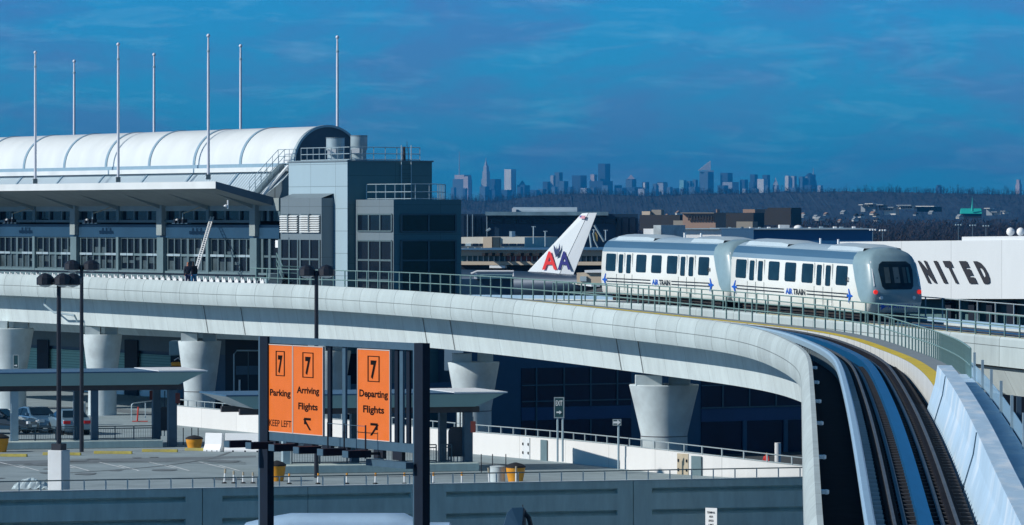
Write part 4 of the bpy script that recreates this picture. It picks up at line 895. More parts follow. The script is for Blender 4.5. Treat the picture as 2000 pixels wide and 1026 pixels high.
# ------------------------------------------------------------------ toll canopies (long side coloured as shaded, left end as sunlit)
CX = Vector((.957, .29, 0)); CY = Vector((-.29, .957, 0))
def canopy(name, label, px0, px1, d1, y_top, y_bot, depth, over=(0, .9), left_end=True):
    """front edge from pixel px0 to px1, the right end at depth d1"""
    p1 = Vector((*gp(px1, d1), 0)); k = (px0 - 1000) / F; s = (p1.x - k * p1.y) / (CX.x - k * CX.y); p0 = p1 - CX * s
    zt_ = HC - (y_top - 425) / F * d1; zb_ = HC - (y_bot - 425) / F * d1; root = thing(name, label, 'canopy', p0.lerp(p1, .5) + Vector((0, 0, PZ)), 0, 'toll plaza canopies')
    ov = .95
    def Q(a, b_, z): return p0 + CX * a + CY * b_ + Vector((0, 0, z))
    top = [Q(0, 0, zt_), Q(s, 0, zt_), Q(s, depth, zt_), Q(0, depth, zt_)]; bot = [Q(ov * 1.5, .18, zb_), Q(s - ov * 1.5, .18, zb_), Q(s - ov * 1.5, depth - .3, zb_), Q(ov * 1.5, depth - .3, zb_)]
    MB().add([top[0], top[1], bot[1], bot[0]], [(0, 1, 2, 3)]).build('fascia', M['canopy'], root); MB().add([top[2], top[3], bot[3], bot[2]], [(0, 1, 2, 3)]).build('fascia', M['canopy'], root)
    MB().add([top[1], top[2], bot[2], bot[1]], [(0, 1, 2, 3)]).build('end_fascia', M['canopy'], root); MB().add([top[3], top[0], bot[0], bot[3]], [(0, 1, 2, 3)]).build('end_fascia', M['canopy_wh'], root)  # left end given a paler colour to paint in its sunlight
    MB().add(bot, [(0, 1, 2, 3)]).build('soffit', M['soffit'], root)
    MB().box(Q(-.05, -.05, zt_), CX * (s + .1), CY * (depth + .1), (0, 0, .07)).build('roof', M['trainband'], root)
    MB().box(Q(s - 2.6, -.07, zt_ + .03), CX * 2.75, CY * (depth + .1), (0, 0, .07)).build('roof_flashing', M['white'], root)
    MB().box(Q(.8, .6, zb_ - .30), CX * (s - 1.9), CY * .25, (0, 0, .29)).build('beam', M['brown'], root); MB().box(Q(.8, depth - 1.2, zb_ - .30), CX * (s - 1.9), CY * .25, (0, 0, .29)).build('beam', M['brown'], root)
    def col(px, b_, w_=.34, m='bluegrey'):
        o = p0 + CY * b_; kk = (px - 1000) / F; a = (o.x - kk * o.y) / (kk * CX.y - CX.x); q = Q(a, b_, PZ)
        MB().box(q - CX * w_ / 2 - CY * w_ / 2, CX * w_, CY * w_, (0, 0, zb_ - .3 - PZ)).build('post', M[m], root); return q
    return root, Q, s, zb_, col
cr_, Q, s, zb_, col = canopy('toll_canopy', 'long grey canopy sheltering parked cars near the photo edge', -70, 400, 268, 727, 751, 6.0)
for px, b_, w_, m in ((28, .7, .38, 'galv'), (150, 4.8, .34, 'bluegrey'), (184.5, .7, .36, 'bluegrey'), (305, 4.8, .42, 'bluegrey'), (336, .7, .46, 'bluegrey'), (-55, .7, .4, 'bluegrey')): col(px, b_, w_, m)
k1 = MB(); k1.box(Q(-2, -.3, PZ), CX * (s - .4), CY * 1.6, (0, 0, .42)); isl = tag(k1.build('traffic_island', M['conc_shade'], None, bevel=.05), 'raised concrete island kerb below the first toll canopy', 'kerb')
def picket(name, label, Q, a0, a1, b_, z, h, grp, m='mull_dk'):
    root = thing(name, label, 'fence', Q((a0 + a1) / 2, b_, z), 0, grp); 
    for zz, nm in ((h, 'rail'), (h * .84, 'rail'), (.06, 'rail')): MB().tube([Q(a0, b_, z + zz), Q(a1, b_, z + zz)], .03, 5).build(nm, M[m], root)
    pk = MB(); n = int((a1 - a0) / .13)
    for i in range(n + 1): x = a0 + (a1 - a0) * i / n; pk.tube([Q(x, b_, z + .06), Q(x, b_, z + h * .84)], .010, 4)
    pk.build('picket', M[m], root)
    for i in range(4): x = a0 + (a1 - a0) * i / 3; MB().tube([Q(x, b_, z), Q(x, b_, z + h)], .035, 5).build('post', M[m], root)
    return root
aP = lambda px, b_, Q: (lambda o: (o.x - (px - 1000) / F * o.y) / ((px - 1000) / F * CX.y - CX.x))(Q(0, b_, 0))
picket('picket_fence', 'dark picket fence on the island in front of the parked cars', Q, aP(28, .9, Q), aP(150, .9, Q), .9, PZ + .42, .72, 'dark picket fences under the canopies')
picket('picket_fence', 'dark picket fence on the island just right of the parked cars', Q, aP(188, .9, Q), aP(298, .9, Q), .9, PZ + .42, .72, 'dark picket fences under the canopies')
# dark payment machine between the last posts
def machine(name, label, q, hgt=1.6, ww=.8):
    root = thing(name, label, 'payment machine', q, 0, 'payment machines under the canopies'); q = Vector(q)
    MB().prism([q + Vector(v) for v in ((-ww / 2, 0, .3), (ww / 2, 0, .3), (ww / 2, 0, hgt), (-ww / 2 + .12, 0, hgt), (-ww / 2, 0, hgt - .2))], (0, .7, 0)).build('cabinet', M['brown'], root, bevel=.03)
    for i in range(4): MB().tube([q + Vector((-ww / 2 + .1 + i * .18, .2, 0)), q + Vector((-ww / 2 + .1 + i * .18, .2, .32))], .03, 5).build('leg', M['galv'], root)
    for x in (-.08, .12): MB().tube([q + Vector((x, .3, hgt)), q + Vector((x, .3, hgt + .9))], .035, 5).build('conduit', M['bluegrey'], root)
machine('payment_machine', 'dark payment machine under the right end of the first canopy', Vector((*gp(324, 272), PZ + .4)), 1.6, .75)
def redsign(px, y0, y1, wpx_, d, lab):
    root = thing('red_sign', lab, 'sign', P(px, y1, d), 0, 'dull red boards under the canopies'); wm = wpx_ / F * d
    MB().box(P(px, y1, d) - Vector((wm / 2, 0, 0)), (wm, 0, 0), (0, .06, 0), (0, 0, (y1 - y0) / F * d)).build('board', M['redboard'], root); MB().tube([P(px, y1, d + .1), P(px, y0 - 9, d + .1)], .03, 4).build('hanger', M['mull_dk'], root)
M['redboard'] = mat('dull_red_board', (.16, .03, .02), .6, var=.2)
redsign(295, 763, 781, 6, 271, 'dull red board on the inner canopy post above the cars island'); redsign(347, 768, 788, 9, 268, 'dull red board at the right end of the first canopy'); redsign(924, 823, 845, 10, 239.5, 'dull red board at the right end of the second canopy'); redsign(702, 815, 838, 14, 244, 'dull red board under the second canopy behind the departing sign')
cr_, Q2, s2, zb2, col = canopy('toll_canopy', 'grey canopy with a bright end passing behind the orange signs', 443, 985, 243, 769, 794, 5.6)
for px, b_, w_, m in ((558, .7, .36, 'galv'), (692, 4.8, .4, 'bluegrey'), (740, .7, .4, 'galv'), (864, 4.8, .36, 'bluegrey'), (913, .7, .42, 'bluegrey'), (826, 4.8, .3, 'brown')): col(px, b_, w_, m)
k1 = MB(); k1.box(Q2(2.2, -.4, PZ), CX * (s2 - 3.6), CY * 1.6, (0, 0, .42)); tag(k1.build('traffic_island', M['conc_shade'], None, bevel=.05), 'raised concrete island kerb below the second toll canopy', 'kerb')
picket('picket_fence', 'dark picket fence behind the lower edge of the orange sign frame', Q2, aP(570, .9, Q2), aP(732, .9, Q2), .9, PZ + .42, .85, 'dark picket fences under the canopies')
picket('picket_fence', 'dark picket fence between the sign post and the canopy end', Q2, aP(744, .9, Q2), aP(852, .9, Q2), .9, PZ + .42, .85, 'dark picket fences under the canopies')
picket('picket_fence', 'short dark picket fence beside the last canopy post', Q2, aP(862, .9, Q2), aP(882, .9, Q2), .9, PZ + .42, .85, 'dark picket fences under the canopies')
machine('payment_machine', 'dark payment machine beside the last post of the second canopy', Vector((*gp(894, 243.5), PZ + .35)), 1.75, .95)
# ------------------------------------------------------------------ wheel stops, barrels, barriers, delineators
def wheelstop(px0, px1, d, lab):
    a, c = Vector((*gp(px0, d), PZ)), Vector((*gp(px1, d - .3), PZ)); t = (c - a); n_ = Vector((-t.y, t.x, 0)).normalized()
    mb = MB(); mb.prism([a - n_ * .12, a + n_ * .12, a + n_ * .09 + Vector((0, 0, .15)), a - n_ * .09 + Vector((0, 0, .15))], t); o = mb.build('wheel_stop', M['stop'], None, bevel=.015)
    tag(o, lab, 'wheel stop', 'yellow wheel stops on the plaza')
wheelstop(-8, 53, 257, 'yellow wheel stop at the photo edge'); wheelstop(84, 158, 258.5, 'yellow wheel stop behind the lamp post pedestal'); wheelstop(184, 258, 260, 'yellow wheel stop between the pedestal and the barrel'); wheelstop(278, 347, 262, 'yellow wheel stop just left of the yellow barrel'); wheelstop(362, 400, 263.5, 'yellow wheel stop in front of the yellow barrel')
def barrel(px, yb, d, r, h, lab, dark=False):
    x, y = gp(px, d); root = thing('barrel', lab, 'barrel', (x, y, PZ), 0, 'yellow barrels with black lids')
    MB().lathe((x, y, PZ), [(r * .72, 0), (r * .74, .03), (r * .80, h * .25), (r * .92, h * .62), (r * .95, h * .66), (r * .97, h * .9), (r, h * .92), (r, h)], 24).build('drum', M['barrel'], root, smooth='auto')
    MB().lathe((x, y, PZ), [(r * 1.04, h * .97), (r * 1.04, h * 1.06), (r * .7, h * 1.2), (r * .15, h * 1.3), (.01, h * 1.31)], 24).build('lid', M['rubber'], root, smooth='auto')
barrel(379.5, 876, 264.5, .46, .60, 'yellow barrel with a black lid left of the white barriers'); barrel(1007, 942, 232, .46, .72, 'yellow barrel with a black lid right of the second canopy'); barrel(541, 945, 233, .42, .75, 'yellow barrel half hidden by the left post of the orange sign'); barrel(-1, 880, 262, .5, .75, 'yellow barrel cut by the photo edge')
x, y = gp(972, 232.5); tag(MB().lathe((x, y, PZ), [(.36, 0), (.36, .7), (.38, .72), (.36, .74), (.2, .76)], 24).build('drum_bin', M['conc_plain'], None, smooth='auto'), 'ribbed grey drum standing left of a yellow barrel', 'bin')
def jersey(px0, px1, d, lab, h=.98):
    a, c = Vector((*gp(px0, d), PZ)), Vector((*gp(px1, d - .5), PZ)); t = c - a; n_ = Vector((-t.y, t.x, 0)).normalized(); U = Vector((0, 0, 1))
    prof = [(-.33, 0), (-.33, .10), (-.17, .38), (-.10, h), (.10, h), (.17, .38), (.33, .10), (.33, 0)]
    root = thing('jersey_barrier', lab, 'barrier', (a + c) / 2, 0, 'white jersey barriers on the plaza')
    MB().prism([a + n_ * q + U * z for q, z in prof], t).build('barrier_block', M['white'], root, bevel=.02)
    for f in (.2, .5, .8): MB().box(a + t * f - n_ * .335, t * .04, n_ * .02, U * .08).build('drain_slot', M['black'], root)
jersey(403, 436, 263, 'white jersey barrier end on, right of the yellow barrel'); jersey(441, 520, 262.5, 'long white jersey barrier behind the sign frame')
for nm_, px0, px1, yy, lab in (('toolbox', 478, 512, 872, 'black box lying in front of the long white barrier'),):
    pass
def delineator(px, y0, d, gold, lab, lean=0):
    x, y = gp(px, d); root = thing('delineator_post', lab, 'post', (x, y, PZ), 0, 'white delineator posts behind the near railing'); h = zc(d, y0) - PZ
    MB().tube([(x, y, PZ), (x + lean * .7, y, PZ + h * .7)], .045, 8).build('tube', M['white'], root); MB().tube([(x + lean * .7, y, PZ + h * .7), (x + lean, y, PZ + h)], .05, 8).build('band', M['barrel'] if gold else M['redpaint'] if False else M['tan'], root); MB().lathe((x, y, PZ), [(.12, 0), (.12, .04), (.05, .07)], 12).build('foot', M['rubber'], root)
names = ['first', 'second', 'third', 'fourth', 'fifth', 'sixth', 'seventh', 'eighth']
for i, px in enumerate((438, 456.5, 475, 494)): delineator(px, (916, 920, 922, 923)[i], 231, False, f'plain white delineator post, {names[i]} of the four left of the sign post', (.05, 0, 0, 0)[i])
for i, px in enumerate((565, 621, 677.5, 733, 790, 846, 902)): delineator(px, 925 - i * .4, 230.5, True, f'gold banded delineator post, {names[i]} from the left sign post', .02 * (i % 2))
delineator(956, 914, 231, False, 'white delineator post left of the ribbed grey drum', -.05); delineator(1008, 911, 230.6, False, 'white delineator post in front of the yellow barrel')
for i, px in enumerate((940, 962, 988)):
    x, y = gp(px, 240); tag(MB().tube([(x, y, PZ), (x, y, PZ + .95)], .025, 5).build('stake', M['black'], None), f'thin black stake, {names[i]} of three right of the second canopy', 'stake', 'thin black stakes')
for i, px in enumerate((358, 374.5, 387)):
    x, y = gp(px, 270); tag(MB().tube([(x, y, PZ), (x, y, PZ + .95)], .025, 5).build('stake', M['black'], None), f'thin black stake, {names[i]} of three behind the yellow barrel', 'stake', 'thin black stakes')
rm = thing('red_marker', 'leaning red marker post standing on a red strip behind the first canopy', 'marker post', P(268, 823, 300)); MB().tube([P(268, 823, 300), P(270, 795, 300)], .05, 6).build('tube', M['redpaint'], rm); MB().box(P(258, 824, 300), (.95, 0, 0), (0, .25, 0), (0, 0, .05)).build('strip', M['redpaint'], rm)
pf = thing('pipe_barrier', 'bent pale pipe barrier on the plaza behind the first canopy', 'barrier', P(258, 820, 296)); MB().tube([P(257, 821, 296), P(257, 792, 296), P(260, 788, 296), P(300, 783, 305)], .035, 5).build('pipe', M['galv'], pf); MB().tube([P(284, 820, 300), P(284, 785, 301)], .03, 5).build('post', M['galv'], pf)
tag(MB().box(P(142, 821, 296), (.42, 0, 0), (0, .6, 0), (0, 0, 1.15)).box(P(155, 821, 296.3), (.34, 0, 0), (0, .6, 0), (0, 0, 1.1)).build('concrete_plinth', M['conc_plain'], None), 'square concrete plinth behind the silver cars', 'plinth')
tag(MB().box(P(-30, 832, 300), (1.6, 0, 0), (0, .5, 0), (0, 0, 1.0)).build('jersey_barrier', M['white'], None, bevel=.04), 'white barrier block behind the dark car at the photo edge', 'barrier', 'white jersey barriers on the plaza')
for pts_ in ([(-40, 246), (120, 250), (300, 251), (480, 249)], [(-40, 247.3), (120, 251.3), (300, 252.3), (480, 250.3)], [(120, 240), (300, 246), (420, 256), (470, 268)], [(520, 246), (700, 250), (880, 252), (1000, 247)], [(520, 247.2), (700, 251.2), (880, 253), (1000, 248)]):
    tp = mkpath(catmull([(*gp(a, d), PZ + .012) for a, d in pts_], 1.0)); tag(MB().sweep(tp, [(-.11, 0), (.11, 0)]).build('tyre_mark', M['asphalt2']), kind='structure')
random.seed(9)
for i in range(16):
    px, d = random.uniform(-10, 500), random.uniform(234, 257); q = gp(px, d); r0 = random.uniform(.25, .7); n = 14
    sheet('oil_stain', [(q[0] + r0 * math.cos(6.283 * k / n) * random.uniform(.7, 1.2), q[1] + 1.6 * r0 * math.sin(6.283 * k / n) * random.uniform(.7, 1.2)) for k in range(n)], PZ + .016 + i * .0006, M['asphalt2'])
# ------------------------------------------------------------------ lamp posts
def lamp_post(px, y_head, d, z_base, label, heads, ped=None):
    x, y = gp(px, d); zh_ = zc(d, y_head); root = thing('lamp_post', label, 'lamp post', (x, y, z_base), 0, 'dark twin head lamp posts')
    zb_ = z_base
    if ped:
        MB().cbox((x, y, z_base), .74, .74, ped, 1.1).build('pedestal', M['conc_white'], root, bevel=.03); zb_ = z_base + ped
        MB().cbox((x, y, zb_), .5, .5, .3, 1.1).build('base_cover', M['black'], root)
    MB().tube([(x, y, zb_), (x, y, zh_)], [.12, .10], 8).build('pole', M['black'], root, smooth='auto')
    m_ = MB()
    for hx, hy, hw in heads:
        o = Vector((x + hx, y + hy, zh_)); h = .20
        hd = MB(); hd.lathe(o, [(hw * .98, -.20), (hw, -.16), (hw, .12), (hw * .62, .26), (hw * .2, .33), (.01, .34)], 10); hd.build('lamp_head', M['black'], root)
        MB().lathe(o, [(.02, -.32), (hw * .5, -.27), (hw * .8, -.201)], 10).build('lens', M['lamp'], root)
        m_.tube([(x, y, zh_ - .02), tuple(o)], .07, 6)
    m_.build('cross_arm', M['black'], root)
lamp_post(115, 548, 224, PZ, 'dark lamp post with three heads rising from a pale concrete pedestal', [(-.62, 0, .40), (.2, -.2, .40), (.62, .1, .42)], 1.9)
lamp_post(159.5, 520, 262, PZ, 'dark lamp post just behind the pedestal lamp, with two flat heads', [(-.5, 0, .44), (.52, 0, .44)])
lamp_post(618, 531, 236, PZ, 'dark lamp post rising behind the orange signs', [(-.45, 0, .40), (.48, 0, .40)])
# ------------------------------------------------------------------ sign gantry with the orange panels
GL, GR = Vector((*gp(519, 178), 0)), Vector((*gp(826, 167.5), 0)); gx = (GR - GL).normalized(); gn = Vector((gx.y, -gx.x, 0)); gL = (GR - GL).length
def gs(px):
    k = (px - 1000) / F; return (GL.x - k * GL.y) / (k * gx.y - gx.x)
def gzz(px, y): return HC - (y - 425) / F * (GL + gx * gs(px)).y
def G(s, o, z): return GL + gx * s + gn * o + Vector((0, 0, z))
ztop, zlo = gzz(826, 671.5), gzz(800, 884); zlo2 = zlo + .30
gan = thing('sign_gantry', 'dark steel gantry frame with thick posts holding three orange panels', 'sign frame', GL)
MB().box(G(-.20, .14, 0), gx * .62, gn * -.26, (0, 0, ztop)).build('post', M['navy'], gan); MB().box(G(gL - .34, .16, 0), gx * .62, gn * -.28, (0, 0, ztop + .02)).build('post', M['navy'], gan)
for a, c in ((-.36, -.203), (gL - .50, gL - .343)): MB().box(G(a, .12, 0), gx * (c - a), gn * -.2, (0, 0, ztop - .01)).build('post_flange', M['bluegrey'], gan)
MB().box(G(.425, .06, ztop - .24), gx * (gL - .93), gn * -.22, (0, 0, .24)).build('top_beam', M['bluegrey'], gan); MB().box(G(.425, .07, zlo), gx * (gL - .93), gn * -.22, (0, 0, .30)).build('bottom_beam', M['bluegrey'], gan)
for px in (641, 670, 698, 772, 782, 795): MB().box(G(gs(px) - .12, -.03, zlo2), gx * .24, gn * -.08, (0, 0, ztop - .24 - zlo2)).build('upright', M['bluegrey'] if px in (670, 782) else M['navy'], gan)
n = 8
for i in range(n):
    px = (532, 570, 604, 640, 672, 706, 741, 778)[i]; a = gs(px); MB().box(G(a - .35, .05, zlo - .30), gx * .7, gn * -.14, (0, 0, .298)).build('bracket', M['black'], gan)
def gso(px, o):
    q = GL + gn * o; k = (px - 1000) / F; return (q.x - k * q.y) / (k * gx.y - gx.x)
for i, (px, yb_) in enumerate(((439, 874), (481, 877), (526, 881), (574, 886), (621, 890), (670, 894))):
    a = gso(px, 1.35); lo = MB(); o = G(a, 1.35, 0); o.z = HC - (yb_ - 425) / F * o.y; lo.box(o, gx * .46, gn * -.86, (0, 0, .25)); lo.build('lamp_housing', M['navy'], gan); MB().box(o + gn * .005 + Vector((0, 0, .01)), gx * .44, gn * .03, (0, 0, .23)).build('lamp_front', M['bluegrey'], gan); MB().box(o + gx * .18 + gn * -.865 + Vector((0, 0, .08)), gx * .1, gn * -.42, (0, 0, .09)).build('lamp_arm', M['black'], gan)  # lighter front plate paints in the sunlit end of each dark housing
MB().box(G(gs(742), .55, zlo - .52), gx * (gL - gs(742) - .2), gn * -.3, (0, 0, .22)).build('catwalk', M['bluegrey'], gan)
for px in (665, 697, 739): MB().tube([G(gs(px), .5, zlo - .3), G(gs(px), .5, zlo + .86)], .03, 5).build('guard_post', M['navy'], gan)
MB().tube([G(gs(665), .5, zlo + .82), G(gs(739), .5, zlo + .82)], .014, 4).build('guard_wire', M['bluegrey'], gan)
def opanel(name, px0, px1, label, lines, arrow_kind=None):
    s0, s1 = gs(px0), gs(px1); z0, z1 = zlo2 + .04, ztop - .30; root = thing(name, label, 'sign panel', G((s0 + s1) / 2, 0, z0), 0, 'orange airport direction panels'); H = z1 - z0; W = s1 - s0
    MB().box(G(s0, .08, z0), gx * W, gn * -.06, (0, 0, H)).build('panel_face', M['orange'], root)
    e = MB()
    for a, z, sx, sz in ((s0 - .03, z0 - .03, W + .06, .03), (s0 - .03, z1, W + .06, .03), (s0 - .03, z0, .03, H), (s1, z0, .03, H)): e.box(G(a, .095, z), gx * sx, gn * -.08, (0, 0, sz))
    e.build('panel_edge', M['signedge'], root)
    m_ = MB(); up = (0, 0, 1); c = (s0 + s1) / 2
    bw, bh = W * .38, H * .29; bz = z1 - H * .065 - bh; th = .05
    f = MB()
    for a, z, sx, sz in ((c - bw / 2, bz, bw, th * .6), (c - bw / 2, bz + bh - th * .6, bw, th * .6), (c - bw / 2, bz, th * 1.6, bh), (c + bw / 2 - th * 1.6, bz, th * 1.6, bh)): f.box(G(a, .083, z), gx * sx, gn * .004, (0, 0, sz))
    f.build('number_box', M['signblack'], root)
    text_into(m_, '7', G(c, .081, bz + bh * .17), gx, up, bh * .62, bw * .5, .004, bold=.05); m_.build('number', M['signblack'], root)
    m_ = MB()
    for tx, fy, hh, ww in lines: text_into(m_, tx, G(c, .081, z1 - H * fy), gx, up, H * hh, W * ww, .004, bold=.008 if tx.isupper() else .03)
    m_.build('lettering', M['signblack'], root)
    if arrow_kind:
        sgn = -1 if arrow_kind == 'l' else 1; m_ = MB(); ac = G(c + sgn * .05, .083, z1 - H * .885); U_ = Vector((0, 0, 1)); ww_ = W * .5
        tip = ac + gx * sgn * ww_ * .22 + U_ * H * .07; tail = ac - gx * sgn * ww_ * .2 - U_ * H * .07; wv = gx * .075
        m_.prism([tail - wv, tail + wv, tip + wv - U_ * .05, tip - wv - U_ * .05], gn * .004)
        m_.prism([tip, tip - gx * sgn * ww_ * .46, tip - gx * sgn * ww_ * .46 - U_ * .085, tip - U_ * .085], gn * .0045); m_.prism([tip, tip - U_ * H * .075, tip - U_ * H * .075 - gx * sgn * .15, tip - gx * sgn * .15], gn * .005)
        m_.build('arrow', M['signblack'], root)
opanel('direction_sign', 528, 575, 'orange panel lettered 7 Parking KEEP LEFT', [('Parking', .585, .072, .86), ('KEEP LEFT', .94, .074, .92)])
opanel('direction_sign', 577, 634.5, 'orange panel lettered 7 Arriving Flights with an arrow slanting up left', [('Arriving', .535, .073, .76), ('Flights', .72, .073, .66)], 'l')
opanel('direction_sign', 703, 765, 'orange panel lettered 7 Departing Flights beside an empty gap', [('Departing', .525, .075, .90), ('Flights', .70, .075, .66)], 'r')
# ------------------------------------------------------------------ cars, truck, bus
def car(label, px, d, rz, col, sc=1.0, dz=0):
    root = thing('parked_car', label, 'car', (0, 0, 0), 0, 'cars parked under the first canopy')
    prof = [(-2.2, .35), (-2.25, .62), (-2.15, .88), (-1.75, .95), (-1.1, 1.36), (-.55, 1.45), (.15, 1.43), (.95, .98), (1.9, .86), (2.18, .72), (2.25, .45), (2.2, .28), (-2.1, .28)]
    hw = lambda x, z: (.86 if z < .92 else .86 - .22 * min(1, (z - .92) / .5)) * (1 - .10 * max(0, (abs(x) - 1.6) / .65) ** 2)
    mb = MB(); n = len(prof); rows = []
    for s in (-1, -.93, .93, 1): rows.append([(x * (.985 if abs(s) == 1 else 1), s * hw(x, z), z - (.03 if abs(s) == 1 and z > .9 else 0)) for x, z in prof])
    for i in range(3): mb.add(rows[i] + rows[i + 1], [(k, (k + 1) % n, n + (k + 1) % n, n + k) for k in range(n)])
    mb.add(rows[0], [tuple(range(n))]); mb.add(rows[3], [tuple(range(n))])
    o = mb.build('body', col, root, bevel=.05); bm = bmesh.new(); bm.from_mesh(o.data); bmesh.ops.remove_doubles(bm, verts=bm.verts, dist=.003); bmesh.ops.recalc_face_normals(bm, faces=bm.faces); bm.to_mesh(o.data); bm.free()
    for a, c, nm in (((.90, 1.0), (.20, 1.40), 'windscreen'), ((-1.66, .99), (-1.08, 1.35), 'rear_window')):
        w0_, w1_ = hw(*a) - .08, hw(*c) - .08; e = .035 if nm == 'windscreen' else -.03
        MB().add([(a[0] + e, -w0_, a[1] + .03), (a[0] + e, w0_, a[1] + .03), (c[0] + e, w1_, c[1] + .03), (c[0] + e, -w1_, c[1] + .03)], [(0, 1, 2, 3)]).build(nm, M['twin'], root)
    for s in (-1, 1):
        for xs in (((-1.5, .97), (-.98, 1.31), (-.5, 1.38), (-.5, .97)), ((-.42, .97), (-.42, 1.38), (.1, 1.36), (.72, .98))):
            MB().add([(x, s * (hw(x, z) + .015), z) for x, z in xs], [(0, 1, 2, 3)]).build('side_window', M['twin'], root)
        for x in (-1.4, 1.4): wh = MB().tube([(x, s * .62, .31), (x, s * .87, .31)], .31, 18).build('wheel', M['rubber'], root); MB().tube([(x, s * .872, .31), (x, s * .885, .31)], .19, 14).build('rim', M['galv'], wh)
        MB().box((2.12, s * .62 - .18, .62), (.11, 0, 0), (0, .36, 0), (0, 0, .15)).build('headlight', M['lamp'], root); MB().box((-2.27, s * .6 - .2, .66), (.11, 0, 0), (0, .4, 0), (0, 0, .17)).build('tail_light', M['red'], root)
        MB().box((.62, s * .9 - .08, 1.0), (.12, 0, 0), (0, .16, 0), (0, 0, .12)).build('mirror', col, root)
    MB().box((2.2, -.3, .42), (.06, 0, 0), (0, .6, 0), (0, 0, .12)).build('number_plate', M['lamp'], root); MB().box((-2.29, -.26, .5), (.03, 0, 0), (0, .52, 0), (0, 0, .12)).build('number_plate', M['lamp'], root)
    x, y = gp(px, d); root.location = (x, y, PZ + .01 + dz); root.rotation_euler = (0, 0, rz); root.scale = (sc,) * 3
    return root
carblue = mat('silver_blue_car_paint', (.10, .20, .30), .25, .3, var=.03, coat=.6); carsil = mat('silver_car_paint', (.20, .31, .38), .3, .3, var=.03, coat=.5); cardk = mat('dark_car_paint', (.012, .025, .04), .25, 0, var=.03, coat=.6)
car('silver blue car facing the camera under the first canopy', 72, 287, R(-62), carblue)
car('silver car seen from behind with red tail lights under the first canopy', 134, 284, R(108), carsil)
car('dark car cut by the photo edge behind the pale post', -2, 284, R(-20), cardk)
tk = thing('box_truck', 'truck with a pale blue box and yellow front half hidden behind a column', 'truck', P(349, 790, 316)); d_ = 316
MB().box(P(330, 695, d_), (1.0, 0, 0), (0, 2.5, 0), (0, 0, .94)).build('cargo_box', M['lim2'] if 'lim2' in M else mat('pale_blue_box', (.20, .34, .42), .5), tk, bevel=.08); MB().box(P(333, 709, d_), (.85, 0, 0), (0, 2, 0), (0, 0, .46)).build('windscreen', M['twin'], tk)
MB().box(P(334, 715, d_ - .5), (.75, 0, 0), (0, 1.5, 0), (0, 0, .24)).build('yellow_hood', M['barrel'], tk, bevel=.05); MB().tube([P(340, 704, d_ - .6), P(348, 699, d_ - .6), P(353, 704, d_ - .6)], .03, 5).build('mirror', M['lamp'], tk); MB().box(P(332, 742, d_ - .3), (.9, 0, 0), (0, 2, 0), (0, 0, .85)).build('body', M['rubber'], tk)
bus = thing('shuttle_bus', 'white bus roof rounded at both ends passing below the orange signs', 'bus', P(675, 1026, 204)); bz = HC - (1003 - 425) / F * 204
xb0, xb1 = gp(458, 204)[0], gp(900, 204)[0]; yb = 203.0; rows = []
for i in range(13):
    t = i / 12; e = min(t, 1 - t) * 12; k = [0.0, .62, .87, .97][int(min(e, 3))] if e < 3 else 1
    rows.append([(xb0 + (xb1 - xb0) * (t if 1 < i < 11 else (t * .6 if i <= 1 else 1 - (1 - t) * .6)), yb + 1.25 + 1.25 * math.cos(math.pi * (1 - j / 10)), 2.0 + (bz - 2.0) * (.15 + .85 * k) * (abs(math.sin(math.pi * j / 10)) ** .35 if 0 < j < 10 else 0)) for j in range(11)])
m_ = MB(); grid(m_, rows); m_.build('roof', mat('bus_roof', (.36, .52, .68), .35, var=.05, coat=.2), bus, smooth='auto')
MB().box((xb0 + .1, yb, .45), (xb1 - xb0 - .2, 0, 0), (0, 2.5, 0), (0, 0, 1.56)).build('body', M['white'], bus, bevel=.1); MB().box((xb0 + .4, yb - .02, 1.2), (xb1 - xb0 - .8, 0, 0), (0, .02, 0), (0, 0, .7)).build('window_band', M['twin'], bus)
for x in (xb0 + 1.6, xb1 - 1.8):
    for y in (yb + .05, yb + 2.3): MB().tube([(x, y, .47), (x, y + .22, .47)], .46, 18).build('wheel', M['rubber'], bus)
hl = thing('hooded_lamp', 'dark blue hooded lamp head poking up at the bottom edge', 'lamp', P(1006, 1100, 150)); d_ = 150
MB().add([P(979, 1040, d_), P(1019, 1040, d_ - .2), P(1023, 991, d_), P(999, 992, d_), P(990, 1002, d_), P(985, 1040, d_ + .6), P(1028, 1040, d_ + .6), P(1028, 996, d_ + .6), P(1002, 994, d_ + .6), P(993, 1003, d_ + .6)],
    [(0, 1, 2, 3, 4), (5, 9, 8, 7, 6), (0, 4, 9, 5), (4, 3, 8, 9), (3, 2, 7, 8), (2, 1, 6, 7), (1, 0, 5, 6)]).build('lamp_hood', M['blueband'], hl, bevel=.02)
MB().tube([P(1022, 1000, d_ + .3), P(1033, 1012, d_ + .3), P(1040, 1040, d_ + .3)], .07, 6).build('side_arm', M['black'], hl); MB().tube([P(1006, 1500, d_), P(1006, 1035, d_)], .08, 8).build('pole', M['black'], hl); MB().tube([P(1021, 992, d_ + .2), P(1021, 986, d_ + .2)], .015, 5).build('stud', M['black'], hl)
bn = thing('debris_bundle', 'crumpled pale tarpaulin bundle on the plaza beside the lamp pedestal', 'bundle', P(55, 957, 226)); random.seed(3); m_ = MB(); rows = []
for j in range(7): rows.append([Vector((*gp(22 + 74 * i / 14, 226), PZ)) + Vector((0, .8 * j / 6, max(0, (.46 * math.sin(math.pi * min(1, max(0, i / 14))) ** .6 * math.sin(math.pi * j / 6) + random.uniform(-.07, .07))))) for i in range(15)])
grid(m_, rows); m_.build('tarpaulin', mat('crumpled_tarpaulin', (.45, .55, .58), .6, var=.3, scale=1.5, dirt=(.04, .10, .12), dirt_scale=1.2), bn)
